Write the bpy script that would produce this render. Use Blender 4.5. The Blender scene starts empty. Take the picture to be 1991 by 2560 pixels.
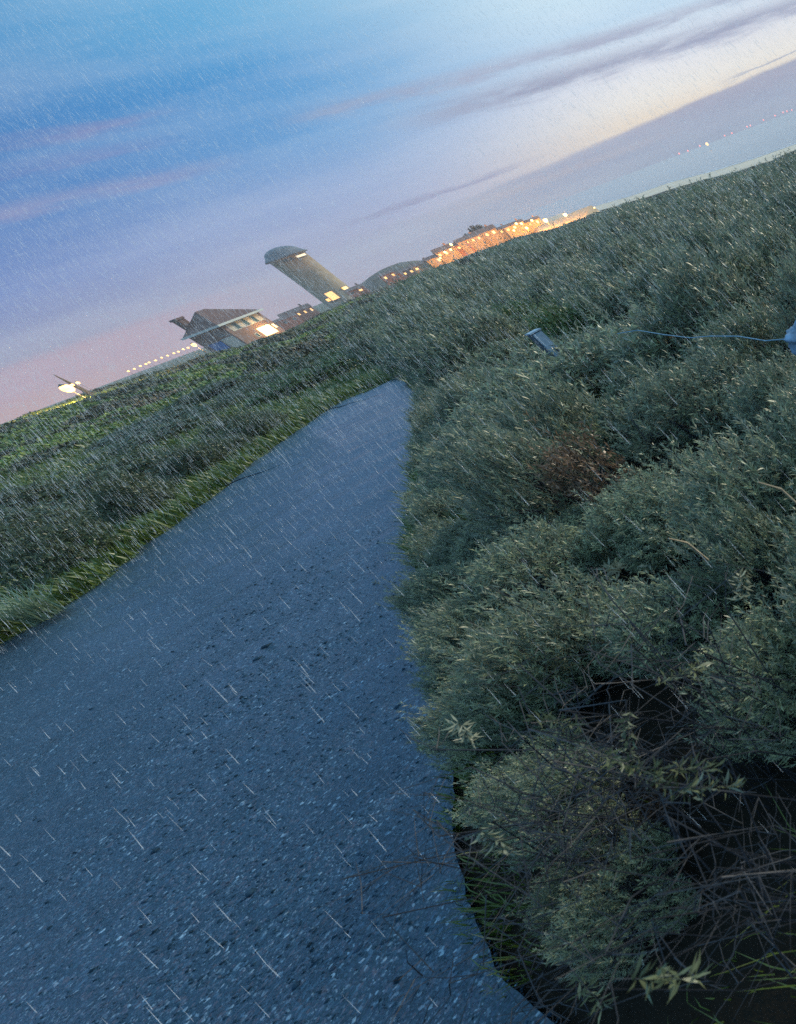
import bpy, math, random
import numpy as np
from mathutils import Vector, Matrix

random.seed(11)
rng = np.random.default_rng(11)
scene = bpy.context.scene
COL = scene.collection
PI = math.pi

# ------------------------------------------------------------------ camera
# wide lens, shifted (an off-centre crop of a very wide picture), rolled 20.8 degrees
SRC_W, SRC_H = 1991.0, 2560.0
ROLL, FPX = math.radians(20.78), 1200.0
PPX, PPY = 2646.0, 1335.0
PITCH = math.atan(1223.7 / FPX)
CAMH = 2.2
EYE = np.array([0.0, 0.0, CAMH])
_R0 = np.array([1.0, 0, 0]); FWD = np.array([0, math.cos(PITCH), -math.sin(PITCH)])
_U0 = np.array([0, math.sin(PITCH), math.cos(PITCH)])
RGT = math.cos(ROLL) * _R0 - math.sin(ROLL) * _U0
UPV = math.sin(ROLL) * _R0 + math.cos(ROLL) * _U0

cam_data = bpy.data.cameras.new('camera')
cam = bpy.data.objects.new('camera', cam_data); COL.objects.link(cam)
cam.matrix_world = Matrix(((RGT[0], UPV[0], -FWD[0], EYE[0]), (RGT[1], UPV[1], -FWD[1], EYE[1]),
                           (RGT[2], UPV[2], -FWD[2], EYE[2]), (0, 0, 0, 1)))
cam_data.sensor_fit = 'VERTICAL'; cam_data.sensor_height = 24.0
cam_data.lens = FPX / SRC_H * 24.0
cam_data.shift_x = -(PPX - SRC_W / 2) / SRC_H
cam_data.shift_y = (PPY - SRC_H / 2) / SRC_H
cam_data.clip_start = 0.05; cam_data.clip_end = 60000
cam_data.dof.use_dof = True; cam_data.dof.focus_distance = 7.0; cam_data.dof.aperture_fstop = 1.8
scene.camera = cam

def ray(x, y):
    d = RGT * (x - PPX) / FPX - UPV * (y - PPY) / FPX + FWD
    return d / np.linalg.norm(d)
def azel(x, y):
    d = ray(x, y); return math.degrees(math.atan2(d[0], d[1])), math.degrees(math.asin(d[2]))
def at_r(x, y, r):                                   # point seen there at horizontal distance r
    d = ray(x, y); return EYE + d * (r / math.hypot(d[0], d[1]))
def at_z(x, y, z):
    d = ray(x, y); return EYE + d * ((z - CAMH) / d[2])
def to_px(P):
    v = np.asarray(P) - EYE
    zc = v @ FWD
    return PPX + FPX * (v @ RGT) / zc, PPY - FPX * (v @ UPV) / zc, zc

# ------------------------------------------------------------------ light and sky
scene.view_settings.view_transform = 'Standard'; scene.view_settings.look = 'None'
scene.view_settings.exposure = 0.0; scene.view_settings.gamma = 1.0
SUN_AZ, SUN_EL = math.radians(38), math.radians(24)
sl = bpy.data.lights.new('sun', 'SUN'); sl.energy = 3.9; sl.angle = math.radians(9); sl.color = (1.0, 0.90, 0.70)
so = bpy.data.objects.new('sun', sl); COL.objects.link(so)
_sd = Vector((math.sin(SUN_AZ) * math.cos(SUN_EL), math.cos(SUN_AZ) * math.cos(SUN_EL), math.sin(SUN_EL)))
so.rotation_euler = _sd.to_track_quat('Z', 'Y').to_euler()

def lin(c):
    return tuple(((v / 255) / 12.92 if v / 255 <= 0.04045 else ((v / 255 + 0.055) / 1.055) ** 2.4) for v in c[:3])

class NT:
    """small expression helper for node trees"""
    def __init__(s, tree): s.t = tree; s.n = tree.nodes; s.l = tree.links
    def put(s, sock, v):
        if hasattr(v, 'is_linked'): s.l.new(v, sock)
        elif isinstance(v, (tuple, list)) and len(v) == 3 and sock.type == 'RGBA': sock.default_value = (*v, 1)
        else: sock.default_value = v
    def m(s, op, a, b=0.0, c=0.0):
        n = s.n.new('ShaderNodeMath'); n.operation = op
        for i, v in enumerate((a, b, c)): s.put(n.inputs[i], v)
        return n.outputs[0]
    def add(s, a, b): return s.m('ADD', a, b)
    def sub(s, a, b): return s.m('SUBTRACT', a, b)
    def mul(s, a, b): return s.m('MULTIPLY', a, b)
    def sm(s, x, a, b, lo=0.0, hi=1.0):
        n = s.n.new('ShaderNodeMapRange'); n.interpolation_type = 'SMOOTHSTEP'
        for i, v in enumerate((x, a, b, lo, hi)): s.put(n.inputs[i], v)
        return n.outputs[0]
    def mix(s, f, a, b, mode='MIX'):
        n = s.n.new('ShaderNodeMix'); n.data_type = 'RGBA'; n.blend_type = mode
        s.put(n.inputs[0], f); s.put(n.inputs[6], a); s.put(n.inputs[7], b); return n.outputs[2]
    def noise(s, vec, scale, detail=3.0, rough=0.5, color=False):
        n = s.n.new('ShaderNodeTexNoise'); n.inputs['Scale'].default_value = scale
        n.inputs['Detail'].default_value = detail; n.inputs['Roughness'].default_value = rough
        if vec is not None: s.put(n.inputs['Vector'], vec)
        return n.outputs[1 if color else 0]
    def vor(s, vec, scale, out='Distance', feature='F1'):
        n = s.n.new('ShaderNodeTexVoronoi'); n.feature = feature; n.inputs['Scale'].default_value = scale
        if vec is not None: s.put(n.inputs['Vector'], vec)
        return n.outputs[out]
    def xyz(s, x, y, z):
        n = s.n.new('ShaderNodeCombineXYZ')
        for i, v in enumerate((x, y, z)): s.put(n.inputs[i], v)
        return n.outputs[0]
    def sep(s, v):
        n = s.n.new('ShaderNodeSeparateXYZ'); s.put(n.inputs[0], v); return n.outputs
    def ramp(s, fac, stops, interp='LINEAR'):
        n = s.n.new('ShaderNodeValToRGB'); n.color_ramp.interpolation = interp
        e = n.color_ramp.elements
        while len(e) < len(stops): e.new(0.5)
        for i, (p, c) in enumerate(stops): e[i].position = p; e[i].color = (*c, 1)
        s.put(n.inputs[0], fac); return n.outputs[0]
    def bump(s, h, strength=0.5, dist=0.02, normal=None):
        n = s.n.new('ShaderNodeBump'); n.inputs['Strength'].default_value = strength; n.inputs['Distance'].default_value = dist
        s.put(n.inputs['Height'], h)
        if normal is not None: s.put(n.inputs['Normal'], normal)
        return n.outputs[0]
    def coord(s, what='Object'):
        return s.n.new('ShaderNodeTexCoord').outputs[what]
    def geo(s, what): return s.n.new('ShaderNodeNewGeometry').outputs[what]
    def attr(s, name):
        n = s.n.new('ShaderNodeAttribute'); n.attribute_name = name; return n.outputs['Fac']

RING = (0.29, 0.71, 1.18); ZENITH = (0.48, 0.84, 1.12)
def build_world():
    w = bpy.data.worlds.new('World'); scene.world = w; w.use_nodes = True
    t = NT(w.node_tree); w.node_tree.nodes.clear()
    d = t.coord('Generated'); x, y, z = t.sep(d)
    el = t.mul(t.m('ARCSINE', z), 180 / PI)
    az = t.mul(t.m('ARCTAN2', x, y), 180 / PI)
    sc = lambda e: min(1, max(0, (e + 5) / 20))
    fac = t.mul(t.add(el, 5), 1 / 20)
    left = t.ramp(fac, [(sc(e), lin(c)) for e, c in [(-5, (186, 150, 152)), (0, (184, 150, 154)), (.4, (174, 148, 162)), (1.1, (158, 146, 172)), (2.1, (142, 146, 184)),
        (3.7, (108, 134, 194)), (5.7, (74, 120, 188)), (8.2, (50, 112, 182)), (9.8, (54, 116, 184)), (12.3, (70, 130, 190))]])
    mid = t.ramp(fac, [(sc(e), lin(c)) for e, c in [(-5, (165, 158, 186)), (0, (163, 157, 188)), (.8, (168, 166, 196)), (2.2, (166, 176, 211)), (4.2, (150, 177, 218)),
        (6, (108, 164, 216)), (8.7, (78, 154, 212)), (10.6, (104, 174, 220)), (14, (112, 180, 222))]])
    right = t.ramp(fac, [(sc(e), lin(c)) for e, c in [(-5, (225, 200, 180)), (1.2, (225, 197, 178)), (2.2, (246, 226, 200)), (3.4, (243, 238, 230)), (5.0, (228, 232, 242)),
        (7.2, (196, 222, 243)), (8.8, (208, 233, 247)), (14, (190, 222, 242))]])
    c = t.mix(t.sm(az, -52, -31), left, mid)
    c = t.mix(t.sm(az, -36, -17), c, right)
    # thin cloud texture stretched along the horizon
    nv = t.xyz(t.mul(az, 0.10), t.mul(el, 0.85), 0.0)
    n1 = t.noise(nv, 1.0, 5.0, 0.55)
    n2 = t.noise(t.xyz(t.mul(az, 0.25), t.mul(el, 2.2), 7.3), 1.0, 5.0, 0.6)
    wob = t.mul(t.sub(n2, 0.5), 0.9)
    def band(e0, slope, a0, w, azl, azr, fl, fr, col, amt):
        nonlocal c
        dd = t.m('ABSOLUTE', t.sub(t.add(el, wob), t.add(t.mul(t.sub(az, a0), slope), e0)))
        k = t.mul(t.sm(dd, w, 0.0), t.mul(t.sm(az, azl, azl + fl), t.sm(az, azr, azr - fr)))
        k = t.mul(k, t.sm(n2, 0.3, 0.62, 0.35, 1.0))
        c = t.mix(t.mul(k, amt), c, lin(col))
    band(8.15, -0.02, -42, .42, -60, -37.5, 2, 4, (142, 142, 186), .6)
    band(7.3, -0.02, -42, .38, -60, -38.5, 2, 4, (130, 140, 190), .5)
    band(6.1, -0.02, -42, .42, -60, -37, 2, 6, (142, 143, 186), .6)
    band(6.75, -0.015, -28, .55, -37, 4, 5, 8, (164, 168, 194), .8)
    band(5.45, -0.02, -20, .85, -34, 10, 9, 6, (154, 159, 186), .95)
    band(5.0, -0.015, -12, .45, -24, 10, 9, 6, (186, 190, 212), .5)
    band(2.3, -0.01, -32, .22, -39, -24, 4, 6, (140, 142, 180), .8)
    band(2.95, 0.05, -9, .13, -13, 10, 3, 6, (150, 160, 188), .8)
    # low lavender bank over the sea on the right, its upper edge rising to the right
    edge = t.add(1.75, t.mul(t.sm(az, -34, -4), 1.0))
    bk = t.mul(t.sm(t.sub(edge, t.add(el, t.mul(wob, .35))), -.05, .22), t.sm(az, -42, -27))
    bank = t.ramp(t.mul(el, 1 / 3), [(0, lin((146, 156, 182))), (.35, lin((152, 158, 186))), (.8, lin((164, 162, 186))), (1, lin((150, 158, 184)))])
    c = t.mix(t.mul(bk, .96), c, bank)
    glow = t.mul(t.sm(t.m('ABSOLUTE', t.sub(el, 1.25)), .35, 0), t.mul(t.sm(az, -36, -28), t.sm(az, -14, -22)))
    c = t.mix(t.mul(glow, .25), c, lin((206, 176, 168)))
    # pink haze bank low on the left
    pk = t.mul(t.sm(t.sub(t.add(1.45, t.mul(wob, .3)), el), -.1, .35), t.sm(az, -40, -50))
    c = t.mix(t.mul(pk, .85), c, lin((186, 132, 150)))
    # horizon glow of the village, far left
    gl = t.mul(t.sm(el, .55, -.25), t.sm(az, -45, -54))
    c = t.mix(t.mul(gl, .6), c, lin((204, 152, 136)))
    c = t.mix(t.sm(n1, .35, .75, 0, .10), c, (1, 1, 1))
    c = t.mix(t.sm(el, 12.5, 24), c, RING)
    c = t.mix(t.sm(el, 30, 62), c, ZENITH)
    c = t.mix(t.sm(el, -1, -4), c, (.05, .06, .07))
    bg = t.n.new('ShaderNodeBackground'); bg.inputs['Strength'].default_value = 1.0
    t.put(bg.inputs['Color'], c)
    o = t.n.new('ShaderNodeOutputWorld'); t.l.new(bg.outputs[0], o.inputs[0])
build_world()

# ------------------------------------------------------------------ helpers
def tag(o, label=None, cat=None, group=None, kind=None):
    if label: o['label'] = label
    if cat: o['category'] = cat
    if group: o['group'] = group
    if kind: o['kind'] = kind
    return o
def empty(name, loc=(0, 0, 0), rz=0.0):
    o = bpy.data.objects.new(name, None); COL.objects.link(o)
    o.location = tuple(float(v) for v in loc); o.rotation_euler = (0, 0, rz); o.empty_display_size = .2
    return o
def np_mesh(name, V, faces, attrs=None, smooth=False):
    V = np.asarray(V, dtype=np.float32); faces = [np.asarray(f, dtype=np.int32) for f in faces if len(f)]
    me = bpy.data.meshes.new(name)
    me.vertices.add(len(V)); me.vertices.foreach_set('co', V.ravel())
    nl = sum(f.size for f in faces); nf = sum(len(f) for f in faces)
    me.loops.add(nl); me.polygons.add(nf)
    me.loops.foreach_set('vertex_index', np.concatenate([f.ravel() for f in faces]))
    tot = np.concatenate([np.full(len(f), f.shape[1], np.int32) for f in faces])
    st = np.concatenate([[0], np.cumsum(tot)[:-1]]).astype(np.int32)
    me.polygons.foreach_set('loop_start', st); me.polygons.foreach_set('loop_total', tot)
    if smooth: me.polygons.foreach_set('use_smooth', np.ones(nf, dtype=bool))
    me.update(calc_edges=True)
    for k, v in (attrs or {}).items():
        a = me.attributes.new(k, 'FLOAT', 'POINT'); a.data.foreach_set('value', np.asarray(v, dtype=np.float32))
    return me
def ob(name, me, mat, parent=None):
    o = bpy.data.objects.new(name, me); COL.objects.link(o)
    if mat is not None and not me.materials: me.materials.append(mat)
    if parent is not None: o.parent = parent
    return o

class MB:
    """collects boxes, prisms, tubes, lathes and builds ONE mesh object"""
    def __init__(s): s.v = []; s.f = []; s.n = 0
    def poly(s, V, F):
        V = np.asarray(V, float); s.v.append(V); s.f += [[i + s.n for i in f] for f in F]; s.n += len(V); return s
    def box(s, x0, x1, y0, y1, z0, z1):
        return s.poly([(x0, y0, z0), (x1, y0, z0), (x1, y1, z0), (x0, y1, z0), (x0, y0, z1), (x1, y0, z1), (x1, y1, z1), (x0, y1, z1)],
                      [(0, 3, 2, 1), (4, 5, 6, 7), (0, 1, 5, 4), (1, 2, 6, 5), (2, 3, 7, 6), (3, 0, 4, 7)])
    def tube(s, pts, radii, n=5):
        pts = np.asarray(pts, float); V = []; F = []
        for i, p in enumerate(pts):
            d = pts[min(i + 1, len(pts) - 1)] - pts[max(i - 1, 0)]; d = d / (np.linalg.norm(d) + 1e-9)
            a = np.cross(d, [0.31, 0.2, 0.93] if abs(d[2]) < .9 else [1, 0, 0]); a /= np.linalg.norm(a); b = np.cross(d, a)
            for k in range(n):
                t = 2 * PI * k / n; V.append(p + radii[i] * (a * math.cos(t) + b * math.sin(t)))
        for i in range(len(pts) - 1):
            for k in range(n): F.append((i * n + k, i * n + (k + 1) % n, (i + 1) * n + (k + 1) % n, (i + 1) * n + k))
        F.append(tuple(range(n))[::-1]); F.append(tuple(range((len(pts) - 1) * n, len(pts) * n)))
        return s.poly(V, F)
    def lathe(s, prof, n=32, c=(0, 0, 0)):
        V = []; F = []
        for r, z in prof:
            for k in range(n): V.append((c[0] + r * math.cos(2 * PI * k / n), c[1] + r * math.sin(2 * PI * k / n), c[2] + z))
        for i in range(len(prof) - 1):
            for k in range(n): F.append((i * n + k, i * n + (k + 1) % n, (i + 1) * n + (k + 1) % n, (i + 1) * n + k))
        F.append(tuple(range(n))[::-1]); F.append(tuple(range((len(prof) - 1) * n, len(prof) * n)))
        return s.poly(V, F)
    def build(s, name, mat, parent=None, smooth=False):
        me = bpy.data.meshes.new(name); me.from_pydata([tuple(map(float, v)) for v in np.concatenate(s.v)], [], [tuple(f) for f in s.f]); me.update()
        if smooth:
            me.polygons.foreach_set('use_smooth', [True] * len(me.polygons))
            me.set_sharp_from_angle(angle=math.radians(40))
        return ob(name, me, mat, parent)

# ------------------------------------------------------------------ materials
def mat(name):
    m = bpy.data.materials.new(name); m.use_nodes = True
    t = NT(m.node_tree); b = t.n['Principled BSDF']; return m, t, b
def simple(name, c, rough=.7, var=.25, scale=3.0, metal=0.0, bump=0.0):
    m, t, b = mat(name)
    n = t.noise(t.coord(), scale, 5, .6)
    col = t.mix(t.sm(n, .3, .75), tuple(v * (1 - var) for v in c), tuple(min(1, v * (1 + var)) for v in c))
    t.put(b.inputs['Base Color'], col); b.inputs['Roughness'].default_value = rough; b.inputs['Metallic'].default_value = metal
    if bump: t.put(b.inputs['Normal'], t.bump(n, bump, .02))
    return m
def emit(name, c, strength, var=0.0):
    m, t, b = mat(name)
    b.inputs['Base Color'].default_value = (.8, .7, .5, 1)
    if var:
        n = t.noise(t.coord(), 1.1, 2)
        t.put(b.inputs['Emission Color'], t.mix(t.sm(n, .3, .7), tuple(v * .6 for v in c), c))
    else: t.put(b.inputs['Emission Color'], c)
    b.inputs['Emission Strength'].default_value = strength
    return m
def leafmat(name, top, top2, under, dry=(.12, .075, .04), objvar=.35):
    m, t, b = mat(name)
    tint = t.attr('tint')
    c = t.mix(t.sm(tint, 0, .9), top, top2)
    rnd = t.n.new('ShaderNodeObjectInfo').outputs['Random']
    c = t.mix(t.mul(rnd, objvar), c, tuple(v * s_ for v, s_ in zip(top, (.55, .62, .6))))
    c = t.mix(t.geo('Backfacing'), c, under)
    c = t.mix(t.sm(tint, .955, .965), c, dry)
    t.put(b.inputs['Base Color'], c); b.inputs['Roughness'].default_value = .42
    b.inputs['Specular IOR Level'].default_value = .5
    tr = t.n.new('ShaderNodeBsdfTranslucent'); t.put(tr.inputs[0], c)
    mx = t.n.new('ShaderNodeMixShader'); mx.inputs[0].default_value = .18
    t.l.new(b.outputs[0], mx.inputs[1]); t.l.new(tr.outputs[0], mx.inputs[2])
    t.l.new(mx.outputs[0], t.n['Material Output'].inputs[0])
    return m
M = {}
M['buck'] = leafmat('buckthorn_leaf', (.046, .076, .052), (.27, .305, .165), (.30, .35, .29))
M['sprig'] = leafmat('sprig_leaf', (.05, .075, .045), (.15, .175, .095), (.14, .165, .115), objvar=0)
M['bush'] = leafmat('bush_leaf', (.036, .060, .032), (.105, .135, .065), (.15, .18, .11))
M['green'] = leafmat('green_leaf', (.04, .085, .02), (.09, .15, .035), (.10, .15, .06))
M['wither'] = leafmat('withered_leaf', (.10, .055, .032), (.20, .115, .065), (.2, .14, .09))
M['grass'] = leafmat('grass_blade', (.04, .08, .012), (.105, .15, .026), (.08, .12, .025), dry=(.2, .17, .08), objvar=0)
M['palegrass'] = leafmat('pale_grass_blade', (.14, .2, .12), (.25, .33, .2), (.22, .28, .18), objvar=0)
M['twig'] = simple('twig_bark', (.011, .014, .020), .6, .4, 30)
M['deadstem'] = simple('dead_stem', (.42, .36, .26), .7, .2, 20)

def mat_far():
    m, t, b = mat('far_foliage')
    hue = t.attr('hue'); tint = t.attr('tint')
    c = t.ramp(hue, [(0, (.055, .105, .018)), (.22, (.14, .20, .032)), (.36, (.045, .058, .028)), (.5, (.12, .085, .042)), (.6, (.075, .10, .062)), (.8, (.15, .175, .115)), (1, (.21, .235, .165))])
    c = t.mix(t.sm(tint, 0, 1), t.mix(1.0, c, (.72, .72, .72), 'MULTIPLY'), t.mix(1.0, c, (1.2, 1.2, 1.15), 'MULTIPLY'))
    t.put(b.inputs['Base Color'], c); b.inputs['Roughness'].default_value = .6
    return m
M['far'] = mat_far()

def mat_ground():
    m, t, b = mat('dune_ground')
    p = t.geo('Position'); x, y, z = t.sep(p)
    n = t.noise(p, .12, 6, .6); n2 = t.noise(p, 1.7, 5, .65); n3 = t.noise(p, 14, 4, .7)
    green = t.ramp(n, [(.3, (.022, .042, .008)), (.45, (.05, .09, .012)), (.55, (.085, .115, .02)), (.68, (.055, .05, .028))])
    soil = t.ramp(n2, [(.3, (.012, .012, .009)), (.7, (.04, .034, .022))])
    c = t.mix(t.mul(t.sm(n2, .42, .6), t.sub(1, t.attr('soil'))), soil, green)
    c = t.mix(t.mul(t.attr('soil'), .97), c, t.mix(n3, (.004, .004, .004), (.022, .018, .013)))  # bare soil coloured near black, standing in for the shade under the shrubs
    c = t.mix(t.sm(n3, .3, .75, 0, .5), c, t.mix(1.0, c, (.4, .4, .4), 'MULTIPLY'))
    c = t.mix(t.attr('sand'), c, t.mix(n2, (.30, .25, .17), (.42, .36, .25)))
    t.put(b.inputs['Base Color'], c); b.inputs['Roughness'].default_value = .95; b.inputs['Specular IOR Level'].default_value = .08
    t.put(b.inputs['Normal'], t.bump(t.add(n3, n2), .8, .06))
    return m
M['ground'] = mat_ground()

def mat_gravel():
    m, t, b = mat('wet_gravel')
    p = t.geo('Position')
    v1 = t.vor(p, 62); v2 = t.vor(p, 130); vc = t.vor(p, 62, 'Color'); vc2 = t.vor(p, 130, 'Color')
    r, g, bl = t.sep(vc); r2, g2, b2 = t.sep(vc2)
    n = t.noise(p, 1.3, 5, .6); n2 = t.noise(t.xyz(*[t.mul(q, k) for q, k in zip(t.sep(p), (1, 1, 1))]), 9, 4, .7)
    c = t.ramp(r, [(0, (.001, .003, .008)), (.45, (.003, .013, .028)), (.75, (.009, .029, .056)), (.94, (.04, .085, .14)), (1, (.24, .35, .44))])
    c2 = t.ramp(r2, [(0, (.001, .005, .010)), (.6, (.006, .020, .040)), (.9, (.026, .038, .07)), (1, (.15, .23, .30))])
    c = t.mix(t.sm(n2, .35, .65), c, c2)
    c = t.mix(t.sm(g, .8, 1.0, 0, .35), c, (.12, .085, .10))
    c = t.mix(t.sm(n, .3, .7, 0, .45), c, t.mix(1.0, c, (.55, .55, .6), 'MULTIPLY'))
    t.put(b.inputs['Base Color'], c)
    t.put(b.inputs['Roughness'], t.sm(t.add(n, t.mul(t.sub(g2, .5), .3)), .3, .75, .10, .26))
    b.inputs['Specular IOR Level'].default_value = .50; b.inputs['Specular Tint'].default_value = (.45, .82, 1, 1)
    h = t.add(t.add(t.mul(t.sub(1, v1), .6), t.mul(t.sub(1, v2), .35)), t.mul(n2, .5))
    t.put(b.inputs['Normal'], t.bump(h, .55, .014))
    return m
M['gravel'] = mat_gravel()
def mat_stone():
    m, t, b = mat('gravel_stone')
    r = t.attr('tint')
    c = t.ramp(r, [(0, (.002, .008, .016)), (.5, (.007, .020, .038)), (.85, (.013, .033, .060)), (.97, (.032, .042, .07)), (1, (.14, .22, .29))])
    t.put(b.inputs['Base Color'], c); b.inputs['Roughness'].default_value = .6; b.inputs['Specular IOR Level'].default_value = .15; b.inputs['Specular Tint'].default_value = (.45, .82, 1, 1)
    return m
M['stone'] = mat_stone()
def mat_sea():
    m, t, b = mat('sea_water')
    p = t.geo('Position'); x, y, z = t.sep(p)
    b.inputs['Base Color'].default_value = (.10, .13, .17, 1); b.inputs['Roughness'].default_value = .22
    n = t.noise(t.xyz(t.mul(x, .02), t.mul(y, .09), 0), 1, 6, .6)
    t.put(b.inputs['Normal'], t.bump(n, .35, 2.0))
    return m
M['sea'] = mat_sea()
def mat_brick(name, c1, c2, mortar, scale, bump=.3, rows=None):
    m, t, b = mat(name)
    br = t.n.new('ShaderNodeTexBrick'); br.inputs['Scale'].default_value = scale
    x, y, z = t.sep(t.coord())
    t.put(br.inputs['Vector'], t.xyz(t.add(x, y), z, 0))
    br.inputs['Color1'].default_value = (*c1, 1); br.inputs['Color2'].default_value = (*c2, 1); br.inputs['Mortar'].default_value = (*mortar, 1)
    br.inputs['Mortar Size'].default_value = .03
    n = t.noise(t.coord(), .35, 6, .65); n2 = t.noise(t.coord(), 4, 4, .7)
    c = t.mix(t.sm(n, .3, .7, 0, .55), br.outputs[0], t.mix(1.0, br.outputs[0], (.45, .45, .47), 'MULTIPLY'))
    c = t.mix(t.sm(n2, .4, .8, 0, .3), c, tuple(v * 1.5 for v in c1))
    t.put(b.inputs['Base Color'], c); b.inputs['Roughness'].default_value = .85
    t.put(b.inputs['Normal'], t.bump(n2, bump, .05))
    return m
M['brick'] = mat_brick('house_brick', (.20, .105, .08), (.15, .085, .07), (.22, .19, .17), 1.4)
M['towerbrick'] = mat_brick('tower_brick', (.34, .27, .17), (.26, .215, .14), (.30, .26, .2), .8)
M['rooftile'] = mat_brick('roof_tile', (.15, .07, .055), (.11, .055, .048), (.04, .028, .026), 2.2, .5)
M['slate'] = simple('tower_slate', (.05, .065, .085), .55, .3, 1.5)
M['brim'] = simple('tower_brim', (.085, .075, .065), .7, .2, 1.5)
M['white'] = simple('white_frame', (.45, .5, .48), .5, .1, 2)
M['cream'] = simple('cream_panel', (.46, .42, .34), .6, .15, 2)
M['bluepanel'] = simple('blue_panel', (.02, .14, .36), .4, .2, 1.2)
M['concrete'] = simple('blue_grey_concrete', (.20, .29, .38), .55, .35, 6, 0, .4)
M['concretedark'] = simple('dark_grey_panel', (.05, .075, .10), .6, .35, 8)
M['boulder'] = simple('pale_boulder', (.13, .22, .33), .5, .5, 9, 0, .6)
M['rope'] = simple('blue_rope', (.12, .23, .32), .6, .3, 30)
M['metal'] = simple('dark_metal', (.03, .03, .032), .4, .2, 5)
M['plaster'] = simple('plaster', (.36, .26, .15), .8, .2, .8)
M['plasterred'] = simple('red_plaster', (.30, .13, .08), .8, .25, .8)
M['dike'] = simple('dike_stone', (.36, .27, .16), .8, .2, .5)
M['townroof'] = simple('town_roof', (.09, .055, .045), .7, .3, 1)
def mat_glass():
    m, t, b = mat('window_glass')
    b.inputs['Base Color'].default_value = (.04, .085, .10, 1); b.inputs['Roughness'].default_value = .08
    return m
M['glass'] = mat_glass()
M['litwin'] = emit('lit_window', (1.0, .66, .22), 2.2, .5)
M['housewin'] = emit('house_lit_window', (1.0, .70, .24), 4.0)
M['orangewin'] = emit('orange_lit_window', (1.0, .46, .07), 2.2, .5)
M['palewin'] = emit('pale_lit_window', (1.0, .78, .5), .8)
M['lampglow'] = emit('lamp_globe', (1.0, .56, .13), 8)
M['lampbig'] = emit('big_lamp_globe', (1.0, .50, .09), 6)
M['lampsmall'] = emit('small_lamp_globe', (1.0, .58, .14), 2.2)
M['lampred'] = emit('red_lamp', (1.0, .12, .10), 1.6)
M['lamporange'] = emit('orange_lamp', (1.0, .5, .12), 3)

# ------------------------------------------------------------------ terrain
SIL = [(-300, 1155), (0, 1037), (170, 983), (330, 935), (490, 884), (600, 856), (700, 826), (760, 796), (860, 748), (950, 716), (1060, 672), (1120, 655), (1200, 625), (1300, 592), (1400, 564), (1480, 534), (1560, 508), (1638, 487), (1756, 449), (1844, 427), (1918, 403), (1991, 374), (2300, 290)]
_sa = np.array([azel(*p)[0] for p in SIL]); _se = np.array([math.tan(math.radians(azel(*p)[1])) for p in SIL])
RC_A = np.array([-180, -75, -56, -50, -45, -41, -35, -30, -20, -8, 10, 40, 100, 180.])
RC_R = np.array([90, 110, 150, 200, 235, 290, 320, 340, 380, 410, 410, 300, 120, 90.])
VEG_FAR = 1.3
def crest(azd):
    rc = np.interp(azd, RC_A, RC_R)
    e = np.interp(azd, _sa, _se)
    z = CAMH + rc * e - VEG_FAR
    z = np.where(azd < -62, -.4, z)
    return rc, z
def sstep(t): t = np.clip(t, 0, 1); return t * t * (3 - 2 * t)
def ground(x, y):
    x = np.asarray(x, float); y = np.asarray(y, float)
    r = np.hypot(x, y); azd = np.degrees(np.arctan2(x, y))
    rc, zc = crest(azd)
    t = np.clip((r - 16) / (rc - 16), 0, 1)
    z = zc * t
    amp = np.clip((r - 14) / 40, 0, 1) * np.clip((rc - r) / 60, 0, 1)
    z = z + amp * (.28 * np.sin(x * .11 + 1.3 * np.sin(y * .07)) + .22 * np.sin(y * .16 + x * .05 + 2) + .12 * np.sin(x * .31 - y * .23)) - amp * .25
    over = np.clip(r - rc, 0, None)
    z = z - np.minimum(over * .10, np.where(azd > -27, 60, 9))
    return z
def gz(x, y): return float(ground(x, y))
LAYER = 0.03

def build_ground():
    a = np.radians(np.concatenate([np.arange(-180, -75, 3.0), np.arange(-75, 20, .4), np.arange(20, 180, 3.0)]))
    r = np.concatenate([[.02], np.geomspace(.4, 1500, 150)])
    A, Rr = np.meshgrid(a, r, indexing='ij')
    X = Rr * np.sin(A); Y = Rr * np.cos(A); Z = ground(X, Y)
    na, nr = A.shape
    idx = np.arange(na * nr).reshape(na, nr)
    q = np.stack([idx, np.roll(idx, -1, 0)], -1)
    F = np.stack([q[:, :-1, 0], q[:, :-1, 1], q[:, 1:, 1], q[:, 1:, 0]], -1).reshape(-1, 4)[:, ::-1]
    rc, _ = crest(np.degrees(A))
    sand = np.clip((Rr - rc + 6) / 14, 0, 1) * (np.degrees(A) > -31)
    soil = np.maximum(np.clip((np.degrees(A) + 46) / 8, 0, 1) * np.clip((45 - Rr) / 20, 0, 1), np.clip((13 - Rr) / 3, 0, 1))  # where the ground is bare soil with shade put into its colour
    me = np_mesh('ground', np.stack([X, Y, Z], -1).reshape(-1, 3), [F], {'sand': sand.ravel(), 'soil': soil.ravel()}, True)
    tag(ob('ground', me, M['ground']), kind='structure')
build_ground()

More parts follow.
